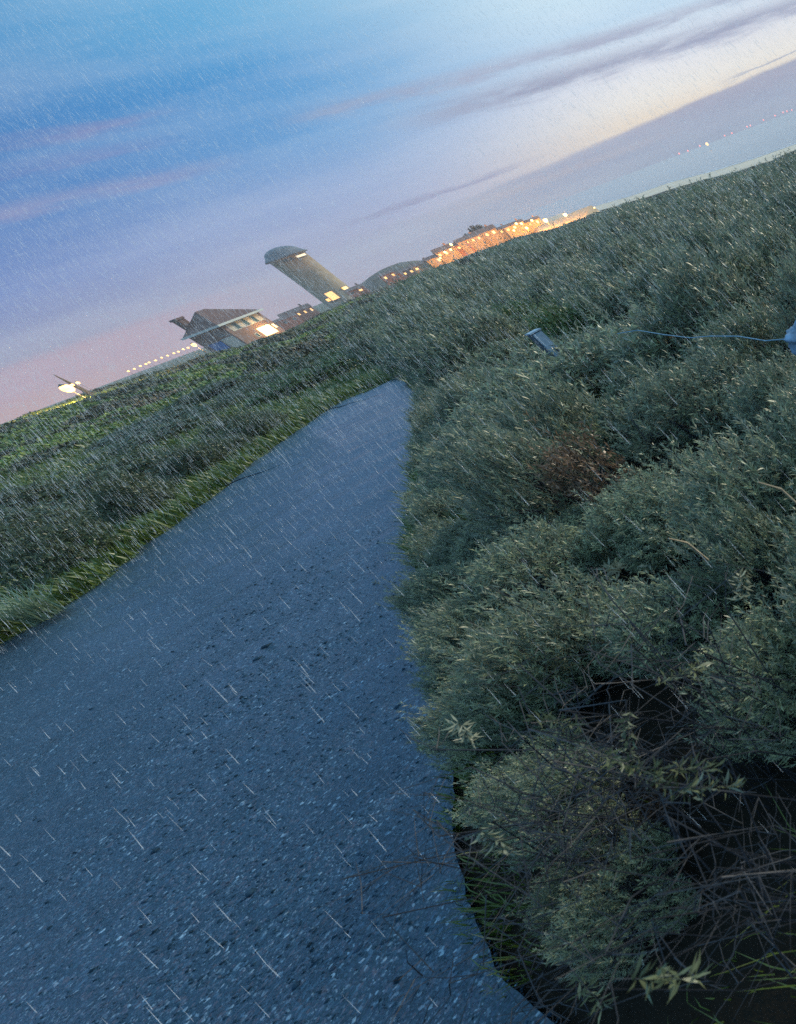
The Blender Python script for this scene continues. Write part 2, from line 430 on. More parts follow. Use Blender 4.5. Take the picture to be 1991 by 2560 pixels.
SEA_Z = -17.0
SURF = [(1300, 585), (1400, 548), (1491, 515), (1579, 490), (1667, 459), (1785, 428), (1888, 396), (1991, 360), (2300, 250)]
_fa = np.array([azel(*q)[0] for q in SURF]); _fr = np.array([(SEA_Z - CAMH) / math.tan(math.radians(azel(*q)[1])) for q in SURF])
def surf_r(a): return np.interp(a, _fa, _fr)
def polar_sheet(name, a, r_of, z_of, m, attrs=None):
    V = []; na = len(a)
    for d in a:
        rs = r_of(d)
        V += [(q * math.sin(math.radians(d)), q * math.cos(math.radians(d)), z_of(k)) for k, q in enumerate(rs)]
    nr = len(r_of(a[0])); F = [(i * nr + k, (i + 1) * nr + k, (i + 1) * nr + k + 1, i * nr + k + 1) for i in range(na - 1) for k in range(nr - 1)]
    return tag(ob(name, np_mesh(name, V, [np.array(F)[:, ::-1]]), m), kind='structure')
def build_sea():
    polar_sheet('sea', np.arange(-33, 120, 1.5), lambda d: [300, 600, 1200, 2400, 6000, 15000, 50000], lambda k: SEA_Z, M['sea'])
    sand = simple('beach_sand', (.46, .38, .27), .9, .15, .02)
    zz = [-16.2, -16.4, -16.8, SEA_Z + .03]
    polar_sheet('beach', np.arange(-32, 20, .5), lambda d: [float(surf_r(d)) * f for f in (.74, .84, .93, 1.0)], lambda k: zz[k], sand)
    foam = simple('surf_foam', (.55, .58, .62), .6, .25, .05)
    polar_sheet('surf', np.arange(-32, 20, .2), lambda d: [float(surf_r(d)) * (.996 + .003 * math.sin(d * 5)), float(surf_r(d)) * (1.012 + .006 * math.sin(d * 9))], lambda k: SEA_Z + .25, foam)
    polar_sheet('surf', np.arange(-24, 20, .2), lambda d: [float(surf_r(d)) * (1.055 + .004 * math.sin(d * 6)), float(surf_r(d)) * (1.062 + .006 * math.sin(d * 11))], lambda k: SEA_Z + .25, foam)
build_sea()

# ------------------------------------------------------------------ gravel path
LEFT = [(-4.6, -5.0), (-5.2, -2.0)] + [tuple(at_z(x, y, 0)[:2]) for x, y in [(-420, 1905), (-200, 1735), (0, 1612), (140, 1525), (250, 1455), (330, 1385), (430, 1310), (520, 1245), (600, 1165), (690, 1090), (760, 1035), (800, 1000), (850, 970), (900, 945), (945, 932)]]
RIGHT = [(-.6, -5.0), (-.9, -2.0)] + [tuple(at_z(x, y, 0)[:2]) for x, y in [(1700, 2900), (1430, 2560), (1330, 2470), (1225, 2320), (1175, 2180), (1150, 2000), (1120, 1800), (1090, 1640), (1075, 1500), (1060, 1380), (1062, 1250), (1068, 1120), (1068, 1040), (1050, 985), (1020, 955), (985, 930)]]
LEFT = np.array(LEFT); RIGHT = np.array(RIGHT)
def resample(P, n):
    s = np.concatenate([[0], np.cumsum(np.hypot(*np.diff(P, axis=0).T))]); u = np.linspace(0, s[-1], n)
    return np.stack([np.interp(u, s, P[:, 0]), np.interp(u, s, P[:, 1])], -1)
def build_path():
    n, w = 260, 40
    L = resample(LEFT, n); R_ = resample(RIGHT, n)
    jl = .10 * np.interp(np.arange(n), np.arange(0, n, 2), rng.normal(size=(n + 1) // 2)); L = L + jl[:, None] * np.array([.78, .62])
    jr = .05 * np.convolve(rng.normal(size=n), np.ones(7) / 7, 'same'); R_ = R_ + jr[:, None] * np.array([.78, .62])
    t = np.linspace(0, 1, w)
    P = L[:, None] * (1 - t)[None, :, None] + R_[:, None] * t[None, :, None]
    X, Y = P[..., 0], P[..., 1]
    crown = .04 * np.sin(t * PI)[None] + .012 * np.sin(X * 2.1 + Y * 1.3) + .010 * np.sin(X * 4.7 - Y * 3.9)
    Z = ground(X, Y) + LAYER + crown
    idx = np.arange(n * w).reshape(n, w)
    F = np.stack([idx[:-1, :-1], idx[:-1, 1:], idx[1:, 1:], idx[1:, :-1]], -1).reshape(-1, 4)
    me = np_mesh('path', np.stack([X, Y, Z], -1).reshape(-1, 3), [F], smooth=True)
    tag(ob('path', me, M['gravel']), kind='structure')
    return L, R_
PL, PR = build_path()
def in_poly(x, y, poly):
    x = np.asarray(x); y = np.asarray(y); c = np.zeros(x.shape, bool); n = len(poly)
    for i in range(n):
        x1, y1 = poly[i]; x2, y2 = poly[(i + 1) % n]
        k = ((y1 > y) != (y2 > y)) & (x < (x2 - x1) * (y - y1) / (y2 - y1 + 1e-12) + x1); c ^= k
    return c
PATHPOLY = np.concatenate([LEFT, RIGHT[::-1]])
def seg_dist(px_, py_, line):
    d = np.full(np.shape(px_), 1e9)
    for a, b in zip(line[:-1], line[1:]):
        v = b - a; L2 = v @ v + 1e-9
        t = np.clip(((px_ - a[0]) * v[0] + (py_ - a[1]) * v[1]) / L2, 0, 1)
        d = np.minimum(d, np.hypot(px_ - a[0] - t * v[0], py_ - a[1] - t * v[1]))
    return d
def in_view(x, y, z, m=120):
    P = np.stack([x, y, z], -1) - EYE; zc = P @ FWD
    u = PPX + FPX * (P @ RGT) / np.where(zc > .05, zc, 1); v = PPY - FPX * (P @ UPV) / np.where(zc > .05, zc, 1)
    return (zc > .05) & (u > -m) & (u < SRC_W + m) & (v > -m) & (v < SRC_H + m)

def build_stones():
    N = 190000
    r = 1.2 + 10 * rng.random(N) ** 1.3; a = np.radians(rng.uniform(-100, 10, N))
    x, y = r * np.sin(a), r * np.cos(a)
    dd = np.minimum(seg_dist(x, y, LEFT), seg_dist(x, y, RIGHT)); ins = in_poly(x, y, PATHPOLY)
    k = (ins | (dd < np.abs(rng.normal(size=N)) * .11)) & in_view(x, y, np.zeros(N), 200)
    ins = ins[k]
    x, y = x[k], y[k]; n = len(x)
    s = rng.gamma(2.2, .0024, n) + .0025
    base = np.array([(1, 0, 0), (0, 1, 0), (-1, 0, 0), (0, -1, 0), (.2, .1, .8), (0, 0, -.5)])
    V = base[None] * (1 + .35 * rng.normal(size=(n, 6, 1)).clip(-1, 1)) * s[:, None, None] * np.array([1, .75, .6])
    c, sn = np.cos(rng.random(n) * 6.28), np.sin(rng.random(n) * 6.28)
    Vx = V[..., 0] * c[:, None] - V[..., 1] * sn[:, None]; Vy = V[..., 0] * sn[:, None] + V[..., 1] * c[:, None]
    crown = LAYER + .045
    W = np.stack([Vx + x[:, None], Vy + y[:, None], V[..., 2] + crown - .01 + 0 * x[:, None]], -1)
    tri = np.array([(0, 1, 4), (1, 2, 4), (2, 3, 4), (3, 0, 4), (1, 0, 5), (2, 1, 5), (3, 2, 5), (0, 3, 5)])
    F = (np.arange(n)[:, None, None] * 6 + tri[None]).reshape(-1, 3)
    # height of the cambered sheet under each stone
    dl = seg_dist(x, y, LEFT); dr_ = seg_dist(x, y, RIGHT); tt = dl / (dl + dr_)
    W[..., 2] += (.04 * np.sin(tt * PI) + .012 * np.sin(x * 2.1 + y * 1.3) + .010 * np.sin(x * 4.7 - y * 3.9) - .04)[:, None]
    W[~ins, :, 2] -= .055
    me = np_mesh('gravel', W.reshape(-1, 3), [F], {'tint': np.repeat(rng.random(n), 6)})
    tag(ob('gravel', me, M['stone']), 'loose wet blue-grey gravel stones covering the path', 'gravel', kind='stuff')
build_stones()

# ------------------------------------------------------------------ vegetation
def leaves(C, A, m, L, W, spread=(25, 95), seed=0, twig=.07):
    """m narrow leaves radiating from every twig tip C with axis A -> verts, quads, tint"""
    g = np.random.default_rng(seed); n = len(C)
    A = A / np.linalg.norm(A, axis=1, keepdims=True)
    h = np.where(np.abs(A[:, 2:3]) < .9, np.array([[0, 0, 1.]]), np.array([[1., 0, 0]]))
    B = np.cross(A, h); B /= np.linalg.norm(B, axis=1, keepdims=True); D = np.cross(A, B)
    ph = np.radians(g.uniform(*spread, (n, m))); th = g.random((n, m)) * 2 * PI
    dirv = A[:, None] * np.cos(ph)[..., None] + (B[:, None] * np.cos(th)[..., None] + D[:, None] * np.sin(th)[..., None]) * np.sin(ph)[..., None]
    base = C[:, None] + A[:, None] * (g.uniform(-twig, twig * .35, (n, m)))[..., None]
    l = L * g.uniform(.65, 1.25, (n, m))[..., None]
    side = np.cross(dirv, A[:, None] + .3 * g.normal(size=(n, m, 3))); side /= np.linalg.norm(side, axis=-1, keepdims=True) + 1e-9
    up = np.cross(side, dirv)
    mid = base + dirv * l * .5 + up * l * .06; tip = base + dirv * l - up * l * .08
    w = (W * g.uniform(.7, 1.2, (n, m)))[..., None] * .5
    V = np.stack([base, mid + side * w, tip, mid - side * w], 2).reshape(-1, 3)
    F = np.arange(n * m * 4).reshape(-1, 4)
    tint = np.repeat(np.clip(g.random(n)[:, None] * .6 + g.random((n, m)) * .4, 0, .95) + (g.random((n, m)) < .02) * .1, 4)
    return V, F, tint
def crown_points(seed, R_, H, lumps, n, inner=.18):
    g = np.random.default_rng(seed)
    c = []
    for k in range(lumps):
        a = g.random() * 2 * PI; rr = R_ * .62 * math.sqrt(g.random())
        c.append((rr * math.cos(a), rr * math.sin(a), H * (g.uniform(.30, .62) * (1 - .35 * (rr / R_) ** 2)), R_ * g.uniform(.32, .5)))
    c.append((0, 0, H * .5, R_ * .5)); c = np.array(c)
    P = []; A = []
    while len(P) < n:
        k = g.integers(len(c)); d = g.normal(size=3); d[2] = d[2] * .9 + .35; d /= np.linalg.norm(d)
        rad = c[k, 3] * (1 - abs(g.normal()) * inner)
        p = c[k, :3] + d * rad * np.array([1, 1, min(1.0, H * .42 / c[k, 3])])
        if p[2] < .06: continue
        dd = np.linalg.norm((p - c[:, :3]) / np.array([1, 1, 1]), axis=1)
        if g.random() < .75 and np.any(dd < c[:, 3] * .72): continue
        P.append(p); A.append(d * .75 + np.array([0, 0, .55]) + g.normal(size=3) * .3)
    P, A = np.array(P), np.array(A)
    k = (g.random(n) < .12) & (P[:, 2] > H * .35)
    up = np.array([0, 0, 1.0]) + A * .35 + g.normal(size=(n, 3)) * .18
    P[k] = P[k] + up[k] * (H * .17 * g.random(n) ** .7)[k, None]; A[k] = up[k]
    return P, A
def stems_mb(seed, R_, H, n, P, rad=.008):
    g = np.random.default_rng(seed + 99); mb = MB()
    for i in range(n):
        tip = P[g.integers(len(P))]
        b = np.array([g.normal() * R_ * .12, g.normal() * R_ * .12, -.05])
        mid = b * .45 + tip * .55 + g.normal(size=3) * R_ * .08; mid[2] = tip[2] * .62
        q = b * .75 + tip * .25 + g.normal(size=3) * R_ * .04; q[2] = max(.05, tip[2] * .3)
        mb.tube([b, q, mid, tip], [rad * 1.6, rad * 1.2, rad * .8, rad * .3], 4)
    return mb
def shrub_proto(seed, R_, H, lumps, nc, m, L, W, leaf, nst, inner=.18, shoot=None):
    P, A = crown_points(seed, R_, H, lumps, nc, inner)
    if shoot:                                            # leafy shoots: leaves set along an upright twig, tips spreading
        A = A + np.array([0, 0, .45]); V, F, t = leaves(P, A, m, L, W, (22, 68), seed, shoot)
    else: V, F, t = leaves(P, A, m, L, W, seed=seed, twig=L * 1.3)
    cm = np_mesh('crown', V, [F], {'tint': t}); cm.materials.append(M[leaf])
    st = stems_mb(seed, R_, H, nst, P)
    sm = bpy.data.meshes.new('stems'); sm.from_pydata([tuple(map(float, v)) for v in np.concatenate(st.v)], [], [tuple(f) for f in st.f]); sm.update()
    sm.materials.append(M['twig'])
    return cm, sm
NEAR = [shrub_proto(1 + i, .95, 1.05, 6, 900, 19, .060, .0125, 'buck', 90, .16, .14) for i in range(3)]
MIDR = [shrub_proto(21 + i, 1.0, 1.0, 7, 520, 17, .088, .020, 'buck', 30, .16, .18) for i in range(4)]
MIDL = [shrub_proto(31 + i, 1.0, 1.0, 7, 1500, 10, .05, .020, 'bush', 24, .13) for i in range(3)]
GRN = [shrub_proto(41 + i, 1.0, .9, 7, 1600, 9, .05, .022, 'green', 16) for i in range(2)]
WITH = shrub_proto(51, .45, .8, 4, 260, 7, .05, .018, 'wither', 34)
NSHRUB = 0
def shrub(proto, x, y, sx, sz, label, cat, group, name='buckthorn_shrub', rz=None, z=None):
    global NSHRUB; NSHRUB += 1
    r = empty(name, (x, y, gz(x, y) if z is None else z), random.random() * 6.28 if rz is None else rz)
    r.scale = (sx, sx, sz)
    ob('crown', proto[0], None, r); ob('stems', proto[1], None, r)
    tag(r, label, cat, group); return r

L_R = 'silvery grey-green sea buckthorn shrub in the dense mass right of the gravel path'
L_L = 'dark grey-green rounded bush on the grassy dune left of the gravel path'
L_G = 'bright green leafy low bush among the grey dune shrubs'
G_R, G_L, G_G = 'sea buckthorn shrubs right of the path', 'dark bushes left of the path', 'bright green dune bushes'

def scatter():
    pts = []
    # rings about the viewpoint: spacing grows with distance
    r = 1.0
    while r < 62:
        s = max(1.65, .078 * r) if r > 7.5 else (.86 if r < 3.6 else 1.25)
        n = int(math.radians(150) * r / s)
        for i in range(n):
            a = math.radians(-110) + math.radians(150) * (i + random.uniform(-.35, .35)) / max(n, 1)
            q = r + random.uniform(-.35, .35) * s
            pts.append((q * math.sin(a), q * math.cos(a), s))
        r += s * .9
    return pts
right_line = np.concatenate([RIGHT]); left_line = LEFT
cnt = {'r': 0, 'l': 0, 'g': 0}
SPOTS = []
for (x, y, s) in scatter():
    r = math.hypot(x, y)
    dl, dr_ = float(seg_dist(x, y, LEFT)), float(seg_dist(x, y, RIGHT))
    inside = bool(in_poly(np.array([x]), np.array([y]), PATHPOLY)[0])
    if inside: continue
    if not in_view(np.array([x]), np.array([y]), np.array([gz(x, y) + .6]), 260)[0]: continue
    u, v, zc = to_px((x, y, gz(x, y)))
    side = 'r' if dr_ < dl or u > 1000 else 'l'
    SPOTS.append((x, y, s, r, dl, dr_, side, u, v))
def room(x, y, r):                                     # height left under the line of sight to the skyline
    e = float(np.interp(math.degrees(math.atan2(x, y)), _sa, _se)); return CAMH + r * e - gz(x, y)
def patchf(x, y): return math.sin(x * .16 + 1 + .8 * math.sin(y * .06)) * math.sin(y * .21 + x * .07 + .5)
KEEP = [at_z(x, y, 1.0) for x, y in ((1560, 836), (1640, 836), (1720, 840), (1800, 846), (1880, 848), (1960, 846))] + [at_z(1340, 838, .95), at_z(1420, 1130, .72), at_z(1500, 1150, .7), at_z(1450, 1180, .65), at_z(1700, 1362, 1.0), at_z(1930, 1228, 1.0)]
FILL = []
def keep_clear(x, y, rad, hgt):                          # shrubs standing before a visible low thing stay below the line of sight to it
    for T in KEEP:
        d = T[:2]; L = np.hypot(*d); t = (x * d[0] + y * d[1]) / (L * L)
        if not .15 < t < 1.0 + .5 * rad / L: continue
        off = abs(x * d[1] - y * d[0]) / L
        if off < rad * .95: hgt = min(hgt, max(.22, CAMH + (T[2] - CAMH) * min(t + rad * .3 / L, 1) - gz(x, y) - .06))
    return hgt
PATH_PX = np.array([to_px((q[0], q[1], 0.03))[:2] for q in np.concatenate([LEFT[3:], RIGHT[::-1][:-2]])])
_ang = np.linspace(0, 2 * PI, 16, endpoint=False)
def over_path(x, y, rad, hgt):
    n = 0; tot = 0
    for zf, rf in ((.25, .92), (.55, .9), (.85, .6)):
        X = x + rad * rf * np.cos(_ang); Y = y + rad * rf * np.sin(_ang); Z = gz(x, y) + hgt * zf + 0 * X
        P = np.stack([X, Y, Z], -1) - EYE; zc = np.maximum(P @ FWD, .05)
        n += in_poly(PPX + FPX * (P @ RGT) / zc, PPY - FPX * (P @ UPV) / zc, PATH_PX).sum(); tot += 16
    return n / tot
def fit(x, y, rad, hgt, tol=.07):
    for k in range(10):
        if over_path(x, y, rad, hgt) < tol: return x, y, rad, hgt
        x += .16 * .80; y += .16 * .60; rad *= .95; hgt *= .96
    return (x, y, rad, hgt) if over_path(x, y, rad, hgt) < .12 else None
for (x, y, s, r, dl, dr_, side, u, v) in SPOTS:
    cap = room(x, y, r) * .9
    if side == 'r':
        if dr_ < .38 and r < 26: continue
        if r < 1.5: continue
        uc, vc, _ = to_px((x, y, .55))
        if uc > 1180 and vc > 1730 - (uc - 1180) * .12: continue
        rad = s * random.uniform(.46, .80)
        if r < 30: rad = min(rad, dr_ + .22)
        rad = min(max(rad, .35), .52 if r < 3.6 else 9)
        hgt = min(np.clip(.42 + rad * .80, .55, 1.9) * random.uniform(.6, 1.25), cap)
        if r < 6: hgt = min(hgt, .95)
        if r < 45:
            q_ = fit(x, y, rad, hgt)
            if q_ is None: continue
            x, y, rad, hgt = q_
            hgt = keep_clear(x, y, rad, hgt * 1.08) / 1.08
        if random.random() < (.06 if r > 12 else 0):
            shrub(random.choice(GRN), x, y, rad, min(hgt, cap), L_G, 'bush', G_G, 'green_bush'); continue
        if r < 7: shrub(random.choice(NEAR), x, y, rad / .95, hgt / 1.05, L_R, 'shrub', G_R)
        else: shrub(random.choice(MIDR), x, y, rad, hgt, L_R, 'shrub', G_R)
    else:
        if dl < .65 and r < 26: continue
        q = patchf(x, y)
        if r > 17 and q > (.0 if r > 24 else .2):
            if random.random() < .85: continue
            rad = min(s * .7, max(.4, dl - .6))
            shrub(random.choice(GRN), x, y, rad, min(.3 + rad * .25, cap), L_G, 'bush', G_G, 'green_bush')
        else:
            if random.random() < .12: continue
            if r < 23 or random.random() < .62: continue
            rad = min(s * random.uniform(.65, 1.15) * (1 if r < 23 else .75), max(.4, dl - .22))
            shrub(random.choice(MIDL), x, y, rad, min(np.clip(.35 + rad * .62, .5, 1.7) * random.uniform(.65, 1.05) * (1 if r < 23 else .5), cap), L_L, 'bush', G_L, 'dune_bush')
g_row = random.Random(77)
for row, (off, r0_, r1_, h0, h1) in enumerate(((.95, .6, 1.0, .5, .95), (2.9, 1.1, 1.7, .95, 1.4), (5.6, 1.3, 2.1, .95, 1.35), (9.5, 1.4, 2.3, .7, 1.0), (15, 1.6, 2.6, .5, .8))):
    k = 6.0
    while k < len(PL) - 14:
        q = PL[int(k)]; r = math.hypot(*q); rad = g_row.uniform(r0_, r1_)
        if in_view(np.array([q[0]]), np.array([q[1]]), np.array([.2]), 500)[0] and g_row.random() < (.74, .58, .42, .36, .36)[row]:
            o = max(off + g_row.uniform(-.3, .5), rad + .12)
            shrub(g_row.choice(MIDL), q[0] - .80 * o, q[1] - .60 * o, rad, g_row.uniform(h0, h1), L_L, 'bush', G_L, 'dune_bush')
        k += max(2.0, rad * 1.5 * 260 / 34.0)
g_fill = random.Random(5)
for i in range(900):                                     # low undergrowth in the gaps between the right-hand shrubs
    a = math.radians(g_fill.uniform(-52, 6)); r = g_fill.uniform(1.6, 13) ; x, y = r * math.sin(a), r * math.cos(a)
    if bool(in_poly(np.array([x]), np.array([y]), PATHPOLY)[0]) or float(seg_dist(x, y, RIGHT)) > float(seg_dist(x, y, LEFT)) or float(seg_dist(x, y, RIGHT)) < .4: continue
    if not in_view(np.array([x]), np.array([y]), np.array([.3]), 40)[0]: continue
    uc, vc, _ = to_px((x, y, .25))
    if uc > 1250 and vc > 1800 - (uc - 1180) * .12: continue
    if any((x - q[0]) ** 2 + (y - q[1]) ** 2 < (.62 + .05 * r) ** 2 for q in FILL) : continue
    FILL.append((x, y)); rad = g_fill.uniform(.38, .62); q_ = fit(x, y, rad, g_fill.uniform(.28, .5))
    if q_: shrub(g_fill.choice(NEAR), q_[0], q_[1], q_[2] / .95, keep_clear(q_[0], q_[1], q_[2], q_[3]) / 1.05, L_R, 'shrub', G_R)
for i in range(84):
    k = int(8 + (len(PR) - 9) * (i + random.random() * .7) / 84); q = PR[k]; r = math.hypot(*q)
    if not in_view(np.array([q[0]]), np.array([q[1]]), np.array([.2]), 60)[0] or r > 24: continue
    rad = random.uniform(.22, .42); o = rad * 1.05
    q_ = fit(q[0] + o * .8, q[1] + o * .6, rad, rad * random.uniform(1.0, 1.6), .34 if r > 4 else .14)
    if q_: shrub(random.choice(NEAR if r < 7 else MIDR), q_[0], q_[1], q_[2] / .95, q_[3], L_R, 'shrub', G_R)
print('SHRUBS', NSHRUB)

# one withered shrub and dead stems
p = at_z(1460, 1175, .55); shrub(WITH, p[0], p[1], .8, 1.3, 'withered shrub with rusty brown leaves amid the grey buckthorn', 'shrub', None, 'withered_shrub')
def dead_stem(a, b, label):
    mb = MB(); mid = (a + b) / 2 + np.array([.02, 0, .05]); mb.tube([a, mid, b], [.007, .006, .003], 5)
    c0 = empty('dead_stem', a); o = mb.build('stalk', M['deadstem']); o.parent = c0; o.location = tuple(-a)
    tag(c0, label, 'stem')
dead_stem(at_z(1770, 1400, .7), at_z(1672, 1346, 1.15), 'pale dry leafless stem leaning out of a dark gap in the shrubs')
dead_stem(at_z(2010, 1275, .8), at_z(1895, 1205, 1.2), 'pale dry stem at the right picture edge beside dry flower heads')

# far scrub as one mass
def far_scrub():
    Vs, Fs, T, Hh = [], [], [], []; base = 0
    r = 58.0; g = np.random.default_rng(5)
    while r < 420:
        s = .040 * r
        n = int(math.radians(76) * r / s)
        for i in range(n):
            a = math.radians(-66) + math.radians(76) * (i + g.uniform(-.4, .4)) / n
            q = r + g.uniform(-.4, .4) * s
            x, y = q * math.sin(a), q * math.cos(a)
            azd = math.degrees(a); rc, zc = crest(azd)
            if q > rc + 12: continue
            if not in_view(np.array([x]), np.array([y]), np.array([gz(x, y)]), 150)[0]: continue
            nl = 1050
            R_ = s * g.uniform(.5, .85); H = min(VEG_FAR * .9, .45 + R_ * .3) * g.uniform(.5, 1.0)
            u, v, _ = to_px((x, y, gz(x, y)))
            left = 1 / (1 + math.exp((u - 1050 - (v - 700) * .4) / 140))
            patch = math.sin(x * .05 + 1.7 * math.sin(y * .03)) + math.sin(y * .045 + x * .021 + 1)
            if left > g.random() * .9 + .05:
                hue = g.choice([.02, .1, .22, .34, .38, .48], p=[.2, .25, .30, .12, .08, .05]) if patch > -.5 else g.choice([.34, .38, .22, .05], p=[.3, .25, .25, .2])
            else:
                hue = g.choice([.6, .75, .85, .95, .2, .48], p=[.25, .27, .2, .1, .1, .08])
            H *= (.4 if hue < .25 else .75) if left > .5 else (.6 if hue < .25 else 1.0)
            th = g.random(nl) * 2 * PI; rr = R_ * np.sqrt(g.random(nl)); hh = H * np.sqrt(np.clip(1 - (rr / R_) ** 2, 0, 1)) * (1 - .35 * g.random(nl)) * (.9 + .15 * np.sin(th * 3 + i))
            C = np.stack([x + rr * np.cos(th), y + rr * np.sin(th), hh], -1); C[:, 2] += ground(C[:, 0], C[:, 1])
            ls = q * .0032 * g.uniform(.6, 1.3, (nl, 1)); dv = g.normal(size=(nl, 3)); dv[:, 2] = np.abs(dv[:, 2]) * .8; dv /= np.linalg.norm(dv, axis=1, keepdims=True)
            sd = np.cross(dv, g.normal(size=(nl, 3))); sd /= np.linalg.norm(sd, axis=1, keepdims=True)
            V = np.stack([C - dv * ls * .5, C + sd * ls * .28, C + dv * ls * .5, C - sd * ls * .28], 1).reshape(-1, 3)
            Vs.append(V); Fs.append(np.arange(nl * 4).reshape(-1, 4) + base); base += nl * 4
            T.append(np.repeat(g.random(nl), 4)); Hh.append(np.full(nl * 4, np.clip(hue + g.normal() * .02, 0, 1)))
        r += s * .8
    me = np_mesh('shrubbery', np.concatenate(Vs), [np.concatenate(Fs)], {'tint': np.concatenate(T), 'hue': np.concatenate(Hh)})
    tag(ob('shrubbery', me, M['far']), 'far dune scrub of green and grey bushes running to the skyline', 'shrubbery', kind='stuff')
    print('FAR', base // 4)
far_scrub()

def blades(x, y, h, w, lean, g):
    n = len(x); z = ground(x, y)
    a = g.random(n) * 2 * PI; d = np.stack([np.cos(a), np.sin(a), 0 * a], -1); sd = np.stack([-np.sin(a), np.cos(a), 0 * a], -1)
    B = np.stack([x, y, z - .01], -1); hh = h[:, None]
    k = lean * g.uniform(.2, 1, (n, 1))
    mid = B + np.array([0, 0, .6]) * hh + d * hh * k * .35; tip = B + np.array([0, 0, .95]) * hh + d * hh * k
    ww = w[:, None] * .5
    V = np.stack([B - sd * ww, B + sd * ww, mid + sd * ww * .8, mid - sd * ww * .8, tip], 1).reshape(-1, 3)
    i = np.arange(n)[:, None] * 5
    return V, i + np.array([[0, 1, 2, 3]]), i + np.array([[3, 2, 4]])
def grass():
    g = np.random.default_rng(8)
    X, Y, H, W = [], [], [], []
    # verge along the left edge
    n = 60000; t = g.random(n) * (len(PL) - 1); i = t.astype(int); f = (t - i)[:, None]
    P = PL[i] * (1 - f) + PL[np.minimum(i + 1, len(PL) - 1)] * f
    off = np.abs(g.normal(size=n)) * .42 - .06
    P = P + off[:, None] * np.array([-.80, -.60]); r = np.hypot(*P.T)
    X.append(P[:, 0]); Y.append(P[:, 1]); H.append(g.uniform(.02, .06, n) + .08 * np.clip(off, 0, 1)); W.append(.004 + .0011 * r)
    # tufts creeping under the right-hand shrubs
    n = 14000; t = g.random(n) * (len(PR) - 1); i = t.astype(int); f = (t - i)[:, None]
    P = PR[i] * (1 - f) + PR[np.minimum(i + 1, len(PR) - 1)] * f
    k = (np.sin(t * .55) + np.sin(t * .21 + 1)) > -.1
    off = np.abs(g.normal(size=n)) * .28 - .05
    P = (P + off[:, None] * np.array([.80, .60]))[k]; r = np.hypot(*P.T)
    X.append(P[:, 0]); Y.append(P[:, 1]); H.append(g.uniform(.04, .14, len(P))); W.append(.004 + .0010 * r)
    # dune grass between the bushes on the left
    n = 330000; r = 8 + 70 * g.random(n) ** 1.4; a = np.radians(g.uniform(-66, -28, n)); x, y = r * np.sin(a), r * np.cos(a)
    k = ~in_poly(x, y, PATHPOLY) & in_view(x, y, ground(x, y), 60)
    x, y, r = x[k], y[k], r[k]
    X.append(x); Y.append(y); H.append(g.uniform(.12, .34, len(x))); W.append(.006 + .0016 * r)
    # long blades at the photographer's feet
    n = 700; x = g.uniform(-1.5, 1.2, n); y = g.uniform(.0, .9, n)
    k = ~in_poly(x, y, PATHPOLY); x, y = x[k], y[k]
    X.append(x); Y.append(y); H.append(g.uniform(.15, .5, len(x))); W.append(np.full(len(x), .006))
    x, y, h, w = map(np.concatenate, (X, Y, H, W))
    V, q, t3 = blades(x, y, h, w, .7, g)
    me = np_mesh('grass', V, [q, t3], {'tint': np.repeat(g.random(len(x)) * .97, 5)})
    tag(ob('grass', me, M['grass']), 'short green grass along the path edges and between the bushes', 'grass', kind='stuff')
grass()

def grass_tuft():
    g = np.random.default_rng(3); p = at_z(100, 1535, .1); n = 260
    x = p[0] + g.normal(size=n) * .06; y = p[1] + g.normal(size=n) * .06
    V, q, t3 = blades(x, y, g.uniform(.3, .62, n), np.full(n, .012), 1.0, g)
    o = np.array([p[0], p[1], gz(p[0], p[1])])
    e = ob('grass_tuft', np_mesh('grass_tuft', V - o, [q, t3], {'tint': np.repeat(g.random(n) * .9, 5)}), M['palegrass'])
    e.location = tuple(o); tag(e, 'pale long-bladed grass tuft on the left verge of the path', 'grass tuft')
grass_tuft()

